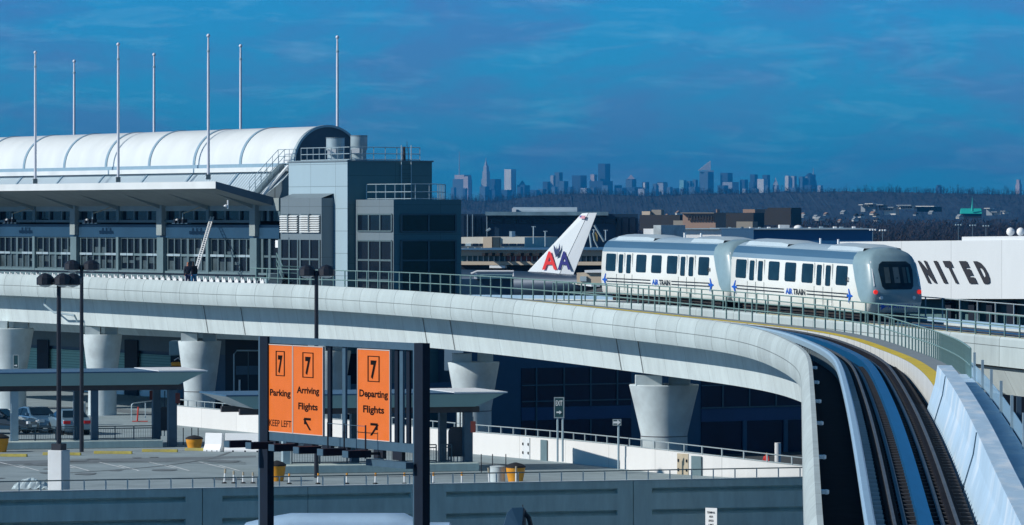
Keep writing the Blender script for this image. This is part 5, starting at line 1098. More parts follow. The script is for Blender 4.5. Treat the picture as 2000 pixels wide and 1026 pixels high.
# ------------------------------------------------------------------ people
def person(label, px, d, y_head, y_foot, jacket, legs, hair, face, rz, arm=.12, extra=None):
    x, y = gp(px, d); zf, zt_ = zc(d, y_foot), zc(d, y_head); H = zt_ - zf; root = thing('person', label, 'person', (0, 0, 0), 0); k = H / 1.75
    def skin(name, verts, edges, rad, m):
        me = bpy.data.meshes.new(name); me.from_pydata([tuple(Vector(v) * k) for v in verts], edges, []); o = bpy.data.objects.new(name, me); C.objects.link(o); o.parent = root
        o.modifiers.new('skin', 'SKIN'); 
        for i, r in enumerate(rad): me.skin_vertices[0].data[i].radius = (r[0] * k, r[1] * k) if isinstance(r, tuple) else (r * k, r * k)
        me.skin_vertices[0].data[0].use_root = True
        s = o.modifiers.new('sub', 'SUBSURF'); s.levels = s.render_levels = 2; me.materials.append(m); return o
    skin('body', [(0, 0, .92), (0, 0, 1.15), (0, 0, 1.38), (0, 0, 1.5), (0, .02, 1.6), (0, .02, 1.72)] + [(s * q[0], q[1], q[2]) for s in (-1, 1) for q in ((.09, 0, .86), (.10, .01, .47), (.10, -.02, .08), (.11, .10, .04))],
        [(0, 1), (1, 2), (2, 3), (3, 4), (4, 5), (0, 6), (6, 7), (7, 8), (8, 9), (0, 10), (10, 11), (11, 12), (12, 13)], [(.15, .11), (.15, .11), (.16, .11), .06, .085, .08, .10, .07, .055, .045, .10, .07, .055, .045], face)
    jk = skin('jacket', [(0, 0, .84), (0, 0, 1.1), (0, 0, 1.36), (0, 0, 1.46)] + [(s * q[0], q[1], q[2]) for s in (-1, 1) for q in ((.19, 0, 1.40), (.25, .02 + arm * .3, 1.12), (.24, arm, .88))],
        [(0, 1), (1, 2), (2, 3), (2, 4), (4, 5), (5, 6), (2, 7), (7, 8), (8, 9)], [(.19, .14), (.19, .14), (.19, .13), .08, .08, .065, .055, .08, .065, .055], jacket)
    skin('trousers', [(0, 0, .9)] + [(s * q[0], q[1], q[2]) for s in (-1, 1) for q in ((.09, 0, .82), (.10, .01, .47), (.10, -.01, .12))], [(0, 1), (1, 2), (2, 3), (0, 4), (4, 5), (5, 6)], [.15, .115, .085, .075, .115, .085, .075], legs)
    skin('hair', [(0, -.03, 1.66), (0, -.01, 1.74)], [(0, 1)], [.088, .075], hair)
    for s in (-1, 1): skin('hand', [(s * .24, arm + .01, .86), (s * .24, arm + .04, .78)], [(0, 1)], [.04, .03], face)
    root.location = (x, y, zf); root.rotation_euler = (0, 0, rz); return root
skinm = mat('warm_skin', (.55, .20, .11), .6, var=.05); dkj = mat('dark_jacket', (.012, .018, .035), .8, var=.1); dkj2 = mat('charcoal_coat', (.014, .010, .014), .8, var=.1); jeans = mat('blue_jeans', (.03, .16, .32), .8, var=.1); jeans2 = mat('dark_jeans', (.02, .03, .09), .8, var=.1); hairm = mat('dark_hair', (.02, .012, .01), .7, var=.1)
person('person in a dark jacket and dark trousers facing the camera below the ladder', 367, 313, 511.5, 562, dkj, jeans2, mat('ginger_hair', (.16, .05, .02), .7, var=.1), skinm, R(190)); person('person in a charcoal coat and blue jeans turned away, below the ladder', 378, 313.6, 511, 562, dkj2, jeans, hairm, hairm, R(20))
person('person in a bright red coat half hidden behind the ramp wall', 1497, 236.5, 884, 926, mat('red_coat', (.5, .02, .02), .7, var=.05), jeans2, mat('fair_hair', (.4, .3, .15), .7, var=.1), skinm, R(150))
# ------------------------------------------------------------------ the white building with letters, aircraft tail
ub = thing('white_concourse', 'white windowless concourse wall lettered UNITED right of the train', 'building', P(1950, 610, 330)); d_ = 330
def bx(p0, p1, y0, y1, d, depth): return MB().box(P(p0, y1, d), ((p1 - p0) / F * d, 0, 0), (0, depth, 0), (0, 0, (y1 - y0) / F * d))
u0, u1 = P(1640, 588, 338), P(2160, 588, 322); ud = u1 - u0; ut = ud.normalized(); un = Vector((ut.y, -ut.x, 0))
uz = lambda y: HC - (y - 425) / F * 328
MB().box(Vector((u0.x, u0.y, uz(589))), ud, un * -14, (0, 0, uz(474) - uz(589))).build('wall', mat_joint('white_cladding', (.66, .71, .73), 3.1, .05, line=.8, coords='Object', var=.05, streak=.07, rough=.5), ub)
um = (u0 + ud * .0); us = lambda px: ((px - 1000) / F * u0.y - u0.x) / (ut.x - (px - 1000) / F * ut.y)
def U(px, z, o=0): q = u0 + ut * us(px) + un * o; return Vector((q.x, q.y, z))
MB().box(U(1875, uz(474), 0) - un * .2, ut * (us(2150) - us(1875)), un * -8, (0, 0, uz(463) - uz(474))).build('roof_upstand', M['canopy_wh'], ub)
MB().box(U(1660, 0, -1.5), ut * (us(2150) - us(1660)), un * -10, (0, 0, uz(589.5))).build('undercroft', M['teal'], ub)
for px in (1835, 1880, 1915, 1955, 1995): MB().box(U(px, 0, -.6), ut * .5, un * -.5, (0, 0, uz(589.3))).build('prop', M['navy'], ub)
m_ = MB()
for ch, px, wpx in (('U', 1752, 20), ('N', 1799, 21), ('I', 1825, 9), ('T', 1847, 19), ('E', 1879, 19), ('D', 1908, 21)):
    text_into(m_, ch, U(px + 22, uz(551), .02), ut, (0, 0, 1), uz(514) - uz(551), wpx / F * 328 * 1.04, .06, bold=.075, shear=-.62)
m_.build('lettering', M['black'], ub)
for px in (1937, 1957):
    o = U(px, uz(462), -2); dm = thing('satellite_dome', 'white radome ' + ('left' if px < 1945 else 'right') + ' of the pair on the white concourse roof', 'radome', o, 0, 'radomes on the white concourse roof')
    MB().lathe(o + Vector((0, 0, .02)), [(.02, 0), (.17, .05), (.26, .18), (.28, .30), (.24, .44), (.13, .54), (.01, .57)], 16).build('dome', M['white'], dm, smooth='auto'); MB().tube([o + Vector((0, 0, -.4)), o + Vector((0, 0, .05))], .05, 6).build('mast', M['black'], dm)
ru = thing('roof_pipework', 'dark roof pipe frame below the two radomes', 'pipework', U(1940, uz(468), -1)); MB().tube([U(1925, uz(470), -1), U(1925, uz(463.5), -1), U(1985, uz(463), -1), U(1985, uz(470), -1)], .04, 5).build('pipe', M['black'], ru); MB().tube([U(1878, uz(472), -1), U(1960, uz(468), -1)], .04, 5).build('pipe', M['black'], ru)
# aircraft
d_ = 600
ac = thing('airliner', 'silver airliner seen only as a tail fin lettered AA with an eagle', 'airliner', P(1090, 600, d_)); finm = mat('fin_paint', (.72, .77, .78), .35, .1, var=.04, scale=.15); dF = lambda px: 600 - (px - 1090) * .052
fx = Vector((.77, -.64, 0)); fnv = Vector((-.64, -.77, 0))
def fin(pts, th, nm, m, par): return MB().add([P(px, y, dF(px)) + fnv * th * f for px, y, f in pts] + [P(px, y, dF(px)) - fnv * th * f for px, y, f in pts], [tuple(range(len(pts))), tuple(range(2 * len(pts) - 1, len(pts) - 1, -1))] + [(i, (i + 1) % len(pts), len(pts) + (i + 1) % len(pts), len(pts) + i) for i in range(len(pts))]).build(nm, m, par)
fin([(1023, 540, .3), (1137, 417, .15), (1151, 416, .6), (1093, 541, 1)], .35, 'tail_fin', finm, ac)
fin([(1093.6, 541, .9), (1151.6, 416, .5), (1166, 416, .1), (1117, 545, .1)], .33, 'rudder', mat('rudder_paint', (.70, .75, .78), .35, .1, var=.03, scale=.15), ac)
MB().tube([P(1200, 551, dF(1200)), P(1150, 553, dF(1150)), P(1060, 558, dF(1060)), P(960, 562, dF(960)), P(850, 563, dF(850))], [.3, .9, 1.7, 2.2, 2.4], 16).build('fuselage', mat('fuselage_dark_reflection', (.02, .045, .08), .5, .2, var=.1), ac, smooth='auto')  # dark navy base stands in for dark surroundings mirrored in bare metal
MB().prism([P(1105, 553, d_ - 1), P(1150, 556, d_ - 1), P(1172, 560, d_ - 8), P(1155, 560, d_ - 8)], (0, 0, .25)).build('tailplane', finm, ac)
o1 = P(1077.5, 526, dF(1077.5)) + fnv * .40; o2 = P(1106, 526, dF(1106)) + fnv * .40; hA = 34 / F * d_
m_ = MB(); text_into(m_, 'A', o1, fx, (0, 0, 1), hA, 29 / F * d_ / .77, .03, bold=.02); m_.build('lettering', mat('livery_red', (.75, .03, .03), .4, var=.02), ac)
m_ = MB(); text_into(m_, 'A', o2, fx, (0, 0, 1), hA, 25 / F * d_ / .77, .03, bold=.02); m_.build('lettering', mat('livery_navy', (.02, .02, .18), .4, var=.02), ac)
E = lambda pts: [P(px, y, dF(px)) + fnv * .46 for px, y in pts]
m_ = MB()
for pts in ([(1086, 478), (1091, 487), (1093, 496), (1090, 501), (1087, 490)], [(1098, 476), (1099, 486), (1096, 497), (1091, 502), (1093, 490), (1096, 484)], [(1091, 500), (1096, 494), (1095, 500), (1098, 499), (1092, 502), (1089, 503)]): m_.prism(E(pts), fnv * .03)
m_.build('eagle_emblem', mat('eagle_navy', (.03, .05, .14), .4, var=.02), ac)
m_ = MB(); m_.prism(E([(1139, 421), (1148, 421.5), (1146, 428), (1136, 426.5)]), fnv * -.03); m_.build('flag_patch', mat('faded_flag', (.62, .30, .36), .5, var=.3, scale=2), ac); m_ = MB(); m_.prism([q + fnv * .02 for q in E([(1137.5, 421.5), (1140.5, 421.5), (1139.5, 424), (1136.5, 423.5)])], fnv * -.02); m_.build('flag_canton', M['livery_navy'] if 'livery_navy' in M else M['livblue'], ac)
# ------------------------------------------------------------------ buildings beyond the apron
dk = mat('dark_blue_facade', (.012, .045, .09), .5, var=.2, scale=.05); dkw = mat('dark_ribbon_window', (.005, .012, .03), .2, var=.2, scale=.1); beige = mat('beige_wall', (.50, .42, .32), .8, var=.06, scale=.1); beigew = mat('pale_beige_wall', (.62, .60, .52), .8, var=.06, scale=.1)
d_ = 950
vt = thing('vault_terminal', 'far dark blue terminal with a small silver vault roof behind the tail fin', 'building', P(1070, 490, d_))
bx(900, 1246, 418, 500, d_, 60).build('wall', dk, vt)
for i in range(9): bx(958 + i * 28, 981 + i * 28, 427, 437, d_ - .4, .3).build('window', dkw, vt)
for i in range(4): bx(906 + i * 12, 916 + i * 12, 421, 465, d_ - .4, .3).build('window', dkw, vt)
for i in range(3): bx(1202 + i * 14, 1213 + i * 14, 424, 470, d_ - .4, .3).build('window', dkw, vt)
bx(948, 1188, 414, 421, d_ - 3, 3).build('roof_band', mat('far_roof_band', (.18, .30, .36), .5, var=.3, scale=.4), vt)
m_ = MB(); pts = [P(1002, 414, d_ + 8) + Vector((0, 2.2 * math.cos(math.pi * i / 10), .9 * math.sin(math.pi * i / 10))) for i in range(11)]; m_.prism(pts, ((1128 - 1002) / F * d_, 0, 0)); m_.build('vault_roof', M['vault2'] if 'vault2' in M else mat('far_vault', (.34, .45, .52), .4, var=.12, scale=.25), vt)
bx(1000, 1008, 407, 415, d_ + 4, 2).build('roof_hood', M['white'], vt)
for px in (912, 922, 950): bx(px, px + 1.6, 419, 468, d_ - 1.2, .5).build('downpipe', M['galv'], vt)
MB().tube([P(950, 452, d_ - 2), P(958, 447, d_ - 2)], .25, 5).build('bracket', M['galv'], vt)
d_ = 760
bt_ = thing('beige_terminal', 'low beige terminal with a glazed gallery behind the tail fin', 'building', P(1040, 545, d_))
bx(880, 1200, 489, 500, d_, 40).build('upper_band', beige, bt_); bx(880, 1200, 486, 488.8, d_ - 1, 42).build('blue_edge', M['trainband'], bt_)
gal = bx(880, 1200, 500.2, 511, d_ + 1.2, 38).build('gallery', mat('gallery_glass', (.03, .09, .11), .3, var=.4, scale=.3), bt_)
for i in range(26): bx(904 + i * 11, 905.2 + i * 11, 500.4, 511, d_ + .6, .3).build('mullion', M['galv'], gal)
bx(984, 1062, 501, 511, d_ + .9, .2).build('red_glazing', mat('red_glazing', (.20, .06, .06), .5, var=.3, scale=.5), gal)
for px in (1140, 1152, 1166): bx(px, px + 8, 502, 510.5, d_ + .8, .2).build('pale_figure_panel', M['int'], gal)
bx(880, 1200, 511.2, 518, d_, 40).build('lower_band', beige, bt_); bx(880, 1200, 518.2, 545, d_ + 3, 34).build('apron_level', M['navy'], bt_); bx(953, 985, 519, 524, d_ - .2, 1).build('white_sign_board', M['white'], bt_)
for i, px in enumerate((945, 959, 975, 997, 1018, 1035, 1055)): MB().box(P(px, 500, d_ - 2.2), (.5, 0, 0), (0, 1.8, 0), (0, 0, .45)).build('bracket_lamp', M['rubber'], bt_)
d_ = 790
pn = thing('beige_penthouse', 'pale beige rooftop building with dark windows left of the tail fin', 'building', P(965, 486, d_)); bx(890, 1027, 463.5, 485.8, d_, 20).build('wall', beigew, pn)
bx(944, 962, 463, 485.6, d_ - .4, 1).build('tan_bay', beige, pn); bx(962, 977, 463.2, 485.6, d_ - .3, 1).build('dark_bay', M['teal2'] if 'teal2' in M else mat('dark_teal_bay', (.015, .035, .045), .5), pn)
for p0, p1 in ((893, 905), (908, 919), (922, 933), (936, 943), (981, 994), (997, 1010), (1013, 1026)): bx(p0, p1, 476, 481, d_ - .3, .4).build('window', dkw if p0 != 908 else M['galv'], pn)
bx(996, 1001, 452, 463, d_, 2).build('chimney', M['galv'], pn)
cr_ = thing('hoist_frame', 'pale A shaped hoist frame with a yellow winch just right of the tail fin', 'hoist', P(1160, 485, 700)); d_ = 700
MB().tube([P(1155, 484, d_), P(1151, 450, d_)], .16, 5).build('strut', M['galv'], cr_); MB().tube([P(1180, 472, d_), P(1161, 440, d_)], .18, 5).build('strut', M['galv'], cr_); MB().tube([P(1168, 484, d_), P(1161, 470, d_), P(1158, 455, d_)], .12, 5).build('strut', M['galv'], cr_)
MB().add([P(1163, 453, d_), P(1167, 460, d_), P(1167, 471, d_), P(1162, 474, d_), P(1158, 468, d_), P(1160, 458, d_), P(1163, 455, d_ + 2), P(1167, 461, d_ + 2), P(1166, 470, d_ + 2), P(1162, 473, d_ + 2), P(1159, 467, d_ + 2), P(1161, 459, d_ + 2)], [(0, 1, 2, 3, 4, 5), (11, 10, 9, 8, 7, 6)] + [(i, (i + 1) % 6, 6 + (i + 1) % 6, 6 + i) for i in range(6)]).build('winch', mat('hoist_yellow', (.42, .30, .10), .6, var=.3), cr_)
for i, (px, y0, y1) in enumerate(((1042, 476, 443), (1065, 482, 452), (1183, 470, 450), (1160, 466, 449))):
    d_ = 700 + 10 * i; r_ = thing('apron_light', ('slim apron light mast left of the tail fin, over the pale penthouse', 'slim apron light mast touching the tail fin', 'cross armed apron mast above the first train car', 'short apron mast beside the hoist frame')[i], 'light mast', P(px, y0, d_), 0, 'apron light masts')
    MB().tube([P(px, y0, d_), P(px, y1, d_)], .10, 5).build('mast', M['galv'], r_); MB().box(P(px - 4, y1 + 1, d_), (.6, 0, 0), (0, .2, 0), (0, 0, .14)).build('cross_arm', M['galv'], r_)
jb = thing('jet_bridge', 'pale jet bridge with a white pipe rail left of the tail fin', 'jet bridge', P(965, 560, 520)); d_ = 520
bx(928, 1003, 537, 545, d_, 3).build('tunnel', M['canopy'], jb); MB().tube([P(920, 535, d_ - .3), P(932, 530, d_ - .3), P(1003, 530, d_ - .3), P(1003, 540, d_ - .3)], .10, 6).build('pipe_rail', M['white'], jb); bx(926, 932, 534, 545, d_ - .2, 1).build('end_post', M['white'], jb); bx(900, 1003, 545.2, 580, d_ + 1, 3).build('undercarriage', M['blueband'], jb)
gt = thing('service_block', 'beige service block below the first windows of the front train car', 'building', P(1165, 555, 560)); d_ = 560; bx(1125, 1215, 533, 556, d_, 5).build('wall', beige, gt); bx(1143, 1215, 528, 532.8, d_ - .4, 6).build('roof_edge', M['canopy_wh'], gt); bx(1133, 1146, 540, 550, d_ - .3, .3).build('window', M['galv'], gt)
for r_ in (bt_, pn, gt): r_.rotation_euler.z = R(-16)
# white sheds behind the train roofs, blue hangar
ws = thing('white_shed', 'white flat roofed shed behind the roof of the front train car', 'building', P(1360, 470, 900)); bx(1308, 1411, 448, 475, 900, 20).build('wall', M['white'], ws); bx(1306, 1411, 446.5, 447.9, 899, 22).build('roof', M['galv'], ws)
ws = thing('white_shed', 'low white shed left of a grey roof box above the front train car', 'building', P(1270, 465, 880)); bx(1256, 1286, 447, 470, 880, 14).build('wall', M['white'], ws); bx(1284.5, 1300, 440, 470, 878, 14).build('grey_box', M['conc_plain'], ws)
hb = thing('blue_hangar', 'long plain blue hangar wall above the rear train car', 'building', P(1560, 472, 980)); bx(1411, 1706, 449, 480, 980, 60).build('wall', mat('hangar_blue', (.016, .12, .28), .5, var=.06, scale=.05), hb); bx(1411, 1706, 446.5, 448.8, 979, 62).build('roof_edge', M['galv'], hb)
for i in range(14):
    px = 1424 + i * 20 + random.uniform(-5, 5); bx(px, px + random.uniform(2, 7), random.uniform(442.5, 444.5), 446.4, 990 + i, 3).build('roof_unit', random.choice((M['galv'], M['bluegrey'], M['white'])), hb)
bx(1523, 1542, 439.5, 446.4, 992, 6).build('roof_unit', M['conc_white'], hb); MB().lathe(P(1559, 446.4, 995), [(.9, 0), (.9, .2), (.7, .45), (.4, .62), (.02, .7)], 14).build('roof_dome', M['white'], hb)
for r_ in [o for o in bpy.data.objects if o.name.startswith('white_shed')]: r_.rotation_euler.z = R(-20)
# mid distance blocks
def block(name, label, p0, p1, y0, y1, d, m, extra=None, depth=None, cat='building', group=None):
    r_ = thing(name, label, cat, P((p0 + p1) / 2, y1, d), 0, group); bx(p0, p1, y0, y1, d, depth or (p1 - p0) / F * d * .8).build('wall', m, r_); r_.rotation_euler.z = R(-24); return r_
brick = mat('brick_flats', (.30, .20, .15), .85, var=.1, scale=.05); greyb = mat('grey_flats', (.26, .24, .20), .85, var=.1, scale=.05); darkb = mat('dark_warehouse', (.022, .022, .022), .85, var=.25, scale=.05)
r_ = block('apartment_block', 'brown apartment block with rows of small windows above the front train car', 1331, 1400, 417, 446, 2000, brick)
for i in range(9): bx(1344 + i * 6, 1347 + i * 6, 422, 431, 1999, .5).build('window', darkb, r_)
bx(1330, 1401, 415.5, 416.9, 1998, 30).build('parapet', greyb, r_); bx(1309, 1331, 431, 446, 2001, 20).build('side_wing', greyb, r_)
r_ = block('warehouse', 'dark low warehouse with roof units left of the blue hangar', 1400, 1474, 416, 447, 2050, darkb); bx(1448, 1473, 409, 415.8, 2052, 12).build('roof_unit', brick, r_)
r_ = block('warehouse', 'taller dark warehouse with a brown corner pipe above the blue hangar', 1474, 1547, 409, 440, 2100, darkb); bx(1488, 1538, 406, 408.8, 2105, 12).build('roof_unit', darkb, r_); bx(1471.5, 1473.8, 409, 444, 2060, 3).build('corner_pipe', brick, r_)
block('low_shed', 'small grey loading shed in front of the dark warehouses', 1437, 1471, 433, 446, 1500, greyb)
for i, (p0, p1, y0, y1) in enumerate(((1253, 1270, 413, 422), (1272, 1292, 410, 420))): block('rooftop_hut', ('small pinkish rooftop hut left of the brown apartment block', 'small pale rooftop hut nearest the brown apartment block')[i], p0, p1, y0, y1, 2200, (beige, greyb)[i])
r_ = block('dark_shed', 'dark low shed between the far terminal and the brown flats', 1246, 1331, 420, 450, 2150, darkb)
hz = [(1681, 1690, 401, 414, 'grey', 'grey green slab block at the left end of the far white flats'), (1693, 1710, 399, 413, 'grey', 'pair of grey flats just right of the slab block'), (1716, 1730, 401, 411, 'brick', 'brick coloured flats left of the white house'), (1726, 1750, 406, 420, 'white', 'small white house with a lower wing below the far flats'), (1754, 1785, 402, 409, 'white', 'long white flat roof building in the far trees'), (1790, 1830, 404, 414, 'dark', 'long dark building with a pale roof line in the far trees'), (1926, 1938, 408, 421, 'grey', 'grey block right of the green church'), (1940, 1952, 415, 420, 'white', 'low white house right of the green church'), (1958, 1968, 413.5, 418, 'white', 'tiny white house farthest along the tree line')]
mm = {'grey': mat('far_grey_flats', (.30, .34, .36), .8, var=.15, scale=.03), 'brick': brick, 'white': mat('far_white_flats', (.66, .66, .62), .8, var=.1, scale=.03), 'dark': darkb}
for p0, p1, y0, y1, m, lab in hz:
    r_ = block('far_building', lab, p0, p1, y0, y1, 4200, mm[m], group='far buildings among the trees'); bx(p0, p1, y0 - 1.5, y0 - .1, 4195, 12).build('roof', mm['white' if m in ('dark', 'grey') else 'grey'], r_)
    if p1 - p0 > 13:
        for i in range(int((p1 - p0) / 5)): bx(p0 + 2 + i * 5, p0 + 4 + i * 5, y0 + 2, y0 + 4.5, 4197, 2).build('window', darkb, r_)
chm = mat('copper_green', (.02, .42, .36), .5, var=.08, scale=.03); ch = thing('church', 'church with a bright green copper roof and thin green spire', 'church', P(1898, 425, 4000)); d_ = 4000
bx(1880, 1917, 417, 426, d_, 12).build('wall', mm['dark'], ch); m_ = MB(); a0, a1 = P(1878, 417.5, d_ - 1), P(1918, 417.5, d_ - 1); m_.add([a0, a1, a1 + Vector((0, 8, 4.2)), a0 + Vector((0, 8, 4.2)), a0 + Vector((0, 16, 0)), a1 + Vector((0, 16, 0))], [(0, 1, 2, 3), (3, 2, 5, 4), (0, 3, 4), (1, 5, 2)]); m_.build('roof', chm, ch); MB().lathe(P(1899, 413, d_), [(1.0, 0), (.9, 2.5), (.5, 6), (.05, 12)], 8).build('spire', chm, ch)
random.seed(31)
for i in range(34):
    px = random.choice((random.uniform(1425, 1680), random.uniform(1560, 1990), random.uniform(1250, 1320))); d = random.uniform(3000, 4300); wpx = random.uniform(3, 9); y1 = random.uniform(418, 436)
    r_ = thing('far_house', 'tiny pale house among the far bare trees', 'house', P(px, y1, d), 0, 'tiny houses among the far trees'); hh_ = random.uniform(2, 3.6)
    bx(px, px + wpx, y1 - hh_, y1, d, 9).build('wall', random.choice((mm['white'], mm['grey'], beigew)), r_); m_ = MB(); q = P(px, y1 - hh_, d - .4); ww_ = wpx / F * d; m_.add([q, q + Vector((ww_, 0, 0)), q + Vector((ww_, 4.5, 1.6)), q + Vector((0, 4.5, 1.6)), q + Vector((0, 9.5, 0)), q + Vector((ww_, 9.5, 0))], [(0, 1, 2, 3), (3, 2, 5, 4), (0, 3, 4), (1, 5, 2)]); m_.build('roof', random.choice((mm['dark'], mm['grey'], brick)), r_); r_.rotation_euler.z = R(-24)
# light masts on the right skyline of the field
for i, (px, y0, y1, d_) in enumerate(((1705, 475, 450, 900), (1724, 475, 451, 905), (1872, 470, 440, 1100), (1900, 466, 441, 1120), (1926, 466, 442, 1130))):
    r_ = thing('field_light_mast', ('twin lamp mast just right of the blue hangar', 'twin lamp mast second right of the blue hangar', 'lamp mast left of the group above the white concourse', 'lamp mast in the middle above the white concourse', 'lamp mast nearest the radomes')[i], 'light mast', P(px, y0, d_), 0, 'field light masts')
    MB().tube([P(px, y0, d_), P(px, y1, d_)], .12, 5).build('mast', M['bluegrey'], r_); MB().tube([P(px - 6, y1, d_), P(px + 6, y1, d_)], .09, 5).build('cross_arm', M['bluegrey'], r_)
    for q in (-5, 0, 5): MB().lathe(P(px + q, y1 + .5, d_), [(.02, -.05), (.22, 0), (.2, .25), (.02, .3)], 8).build('lamp_head', M['lamp'] if i < 2 else M['galv'], r_)
# ------------------------------------------------------------------ hills and woods
def ridge(name, d, prof, zbase, m, seed, amp):
    random.seed(seed); xs = [p for p in range(prof[0][0], prof[-1][0] + 1, 3)]; vs = []; fs = []
    for j, (dd, f) in enumerate(((0, 0), (250, .55), (520, .93), (700, 1.0), (1000, .8))):
        for px in xs:
            z = interp(prof, px); top = HC - (z - 425) / F * (d + 700) + random.uniform(-amp, amp) * (f > .3); vs.append(Vector(((px - 1000) / F * d, d + dd, zbase + (top - zbase) * f)))
    n = len(xs); fs = [(j * n + i, j * n + i + 1, (j + 1) * n + i + 1, (j + 1) * n + i) for j in range(4) for i in range(n - 1)]
    m_ = MB().add(vs, fs); return m_
hp = [(500, 392), (900, 391), (975, 393), (1010, 387), (1075, 380), (1150, 378), (1215, 381), (1300, 383), (1400, 378.5), (1500, 378), (1560, 375.5), (1650, 375), (1720, 374), (1800, 375), (1870, 376.5), (2000, 379), (2150, 381)]
hm = mat('bare_wood_hill', (.010, .020, .034), .95, var=.5, scale=.035)
tag(ridge('hills', 6800, hp, 0, hm, 5, 1.0).build('hills', hm, None), kind='structure')
def woods(name, d0, d1, n, prof, seed, cols, hh):
    """many small ragged crowns of leafless trees; one mass"""
    random.seed(seed); vs = []; fs = []
    for i in range(n):
        px = random.uniform(prof[0][0], prof[-1][0]); d = random.uniform(d0, d1); yt = interp(prof, px); f = (d - d0) / (d1 - d0)
        x = (px - 1000) / F * d; zt_ = HC - (yt - 425) / F * d1 if False else None
        zb = hh[0] + (HC - (yt - 425) / F * d1 - hh[0]) * f ** .8 if hh[2] else hh[0]
        h = hh[1] * random.choice((random.uniform(.5, .9), random.uniform(.7, 1.1), random.uniform(.9, 1.5))); r = h * random.uniform(.32, .5)
        for k in range(20):
            a, u = random.uniform(0, 6.28), random.random(); rr = r * math.sqrt(random.random()) * (1 - .55 * u); c = Vector((x + rr * math.cos(a), d + rr * math.sin(a), zb + h * (.25 + .75 * u)))
            s = h * random.uniform(.04, .09); e1 = Vector((random.uniform(-.6, .6), random.uniform(-.5, .5), random.uniform(-.5, 1.0))).normalized() * s * 1.7; e2 = Vector((random.uniform(-1, 1), random.uniform(-1, 1), random.uniform(-.3, .3))).normalized() * s * .35
            b_ = len(vs); vs += [c - e1, c + e2, c + e1, c - e2]; fs.append((b_, b_ + 1, b_ + 2, b_ + 3))
        b_ = len(vs); vs += [Vector((x - .35, d, zb - 1)), Vector((x + .35, d, zb - 1)), Vector((x + .1, d, zb + h * .8)), Vector((x - .1, d, zb + h * .8))]; fs.append((b_, b_ + 1, b_ + 2, b_ + 3))
    m_ = MB(); m_.v = vs; m_.f = fs
    o = m_.build(name, cols, None, recalc=False); return o
wm1 = mat('bare_tree_twigs', (.009, .018, .032), .95, var=.35, scale=.01); wm2 = mat('brown_bare_trees', (.022, .018, .021), .95, var=.5, scale=.03)
tag(woods('woods', 6850, 7450, 8500, hp, 11, wm1, (0, 9, True)), 'dark bare wood covering the long ridge below the skyline', 'woods', None, 'stuff')
np_ = [(700, 420), (1240, 420), (1420, 414), (1540, 412), (1680, 416), (1830, 414), (2150, 418)]
tag(woods('woods', 3000, 4100, 3600, [(1200, 425), (2150, 425)], 12, wm2, (0, 10, False)), 'brownish bare trees filling the flat land below the far flats', 'woods', None, 'stuff')
tag(woods('woods', 1700, 2600, 800, [(1560, 425), (2150, 425)], 13, wm2, (-1, 7.5, False)), 'nearer dark scrub behind the blue hangar and white concourse', 'woods', None, 'stuff')
random.seed(21)
for i in range(26):                                       # taller lone crowns standing above the ridge on the right
    px = (1592, 1610, 1626, 1640, 1662, 1690, 1720, 1736, 1800, 1845, 1880, 1925, 1960, 1000, 1040, 1085, 1120, 1165, 1240, 1290, 1340, 1380, 1430, 1480, 1520, 1555)[i]
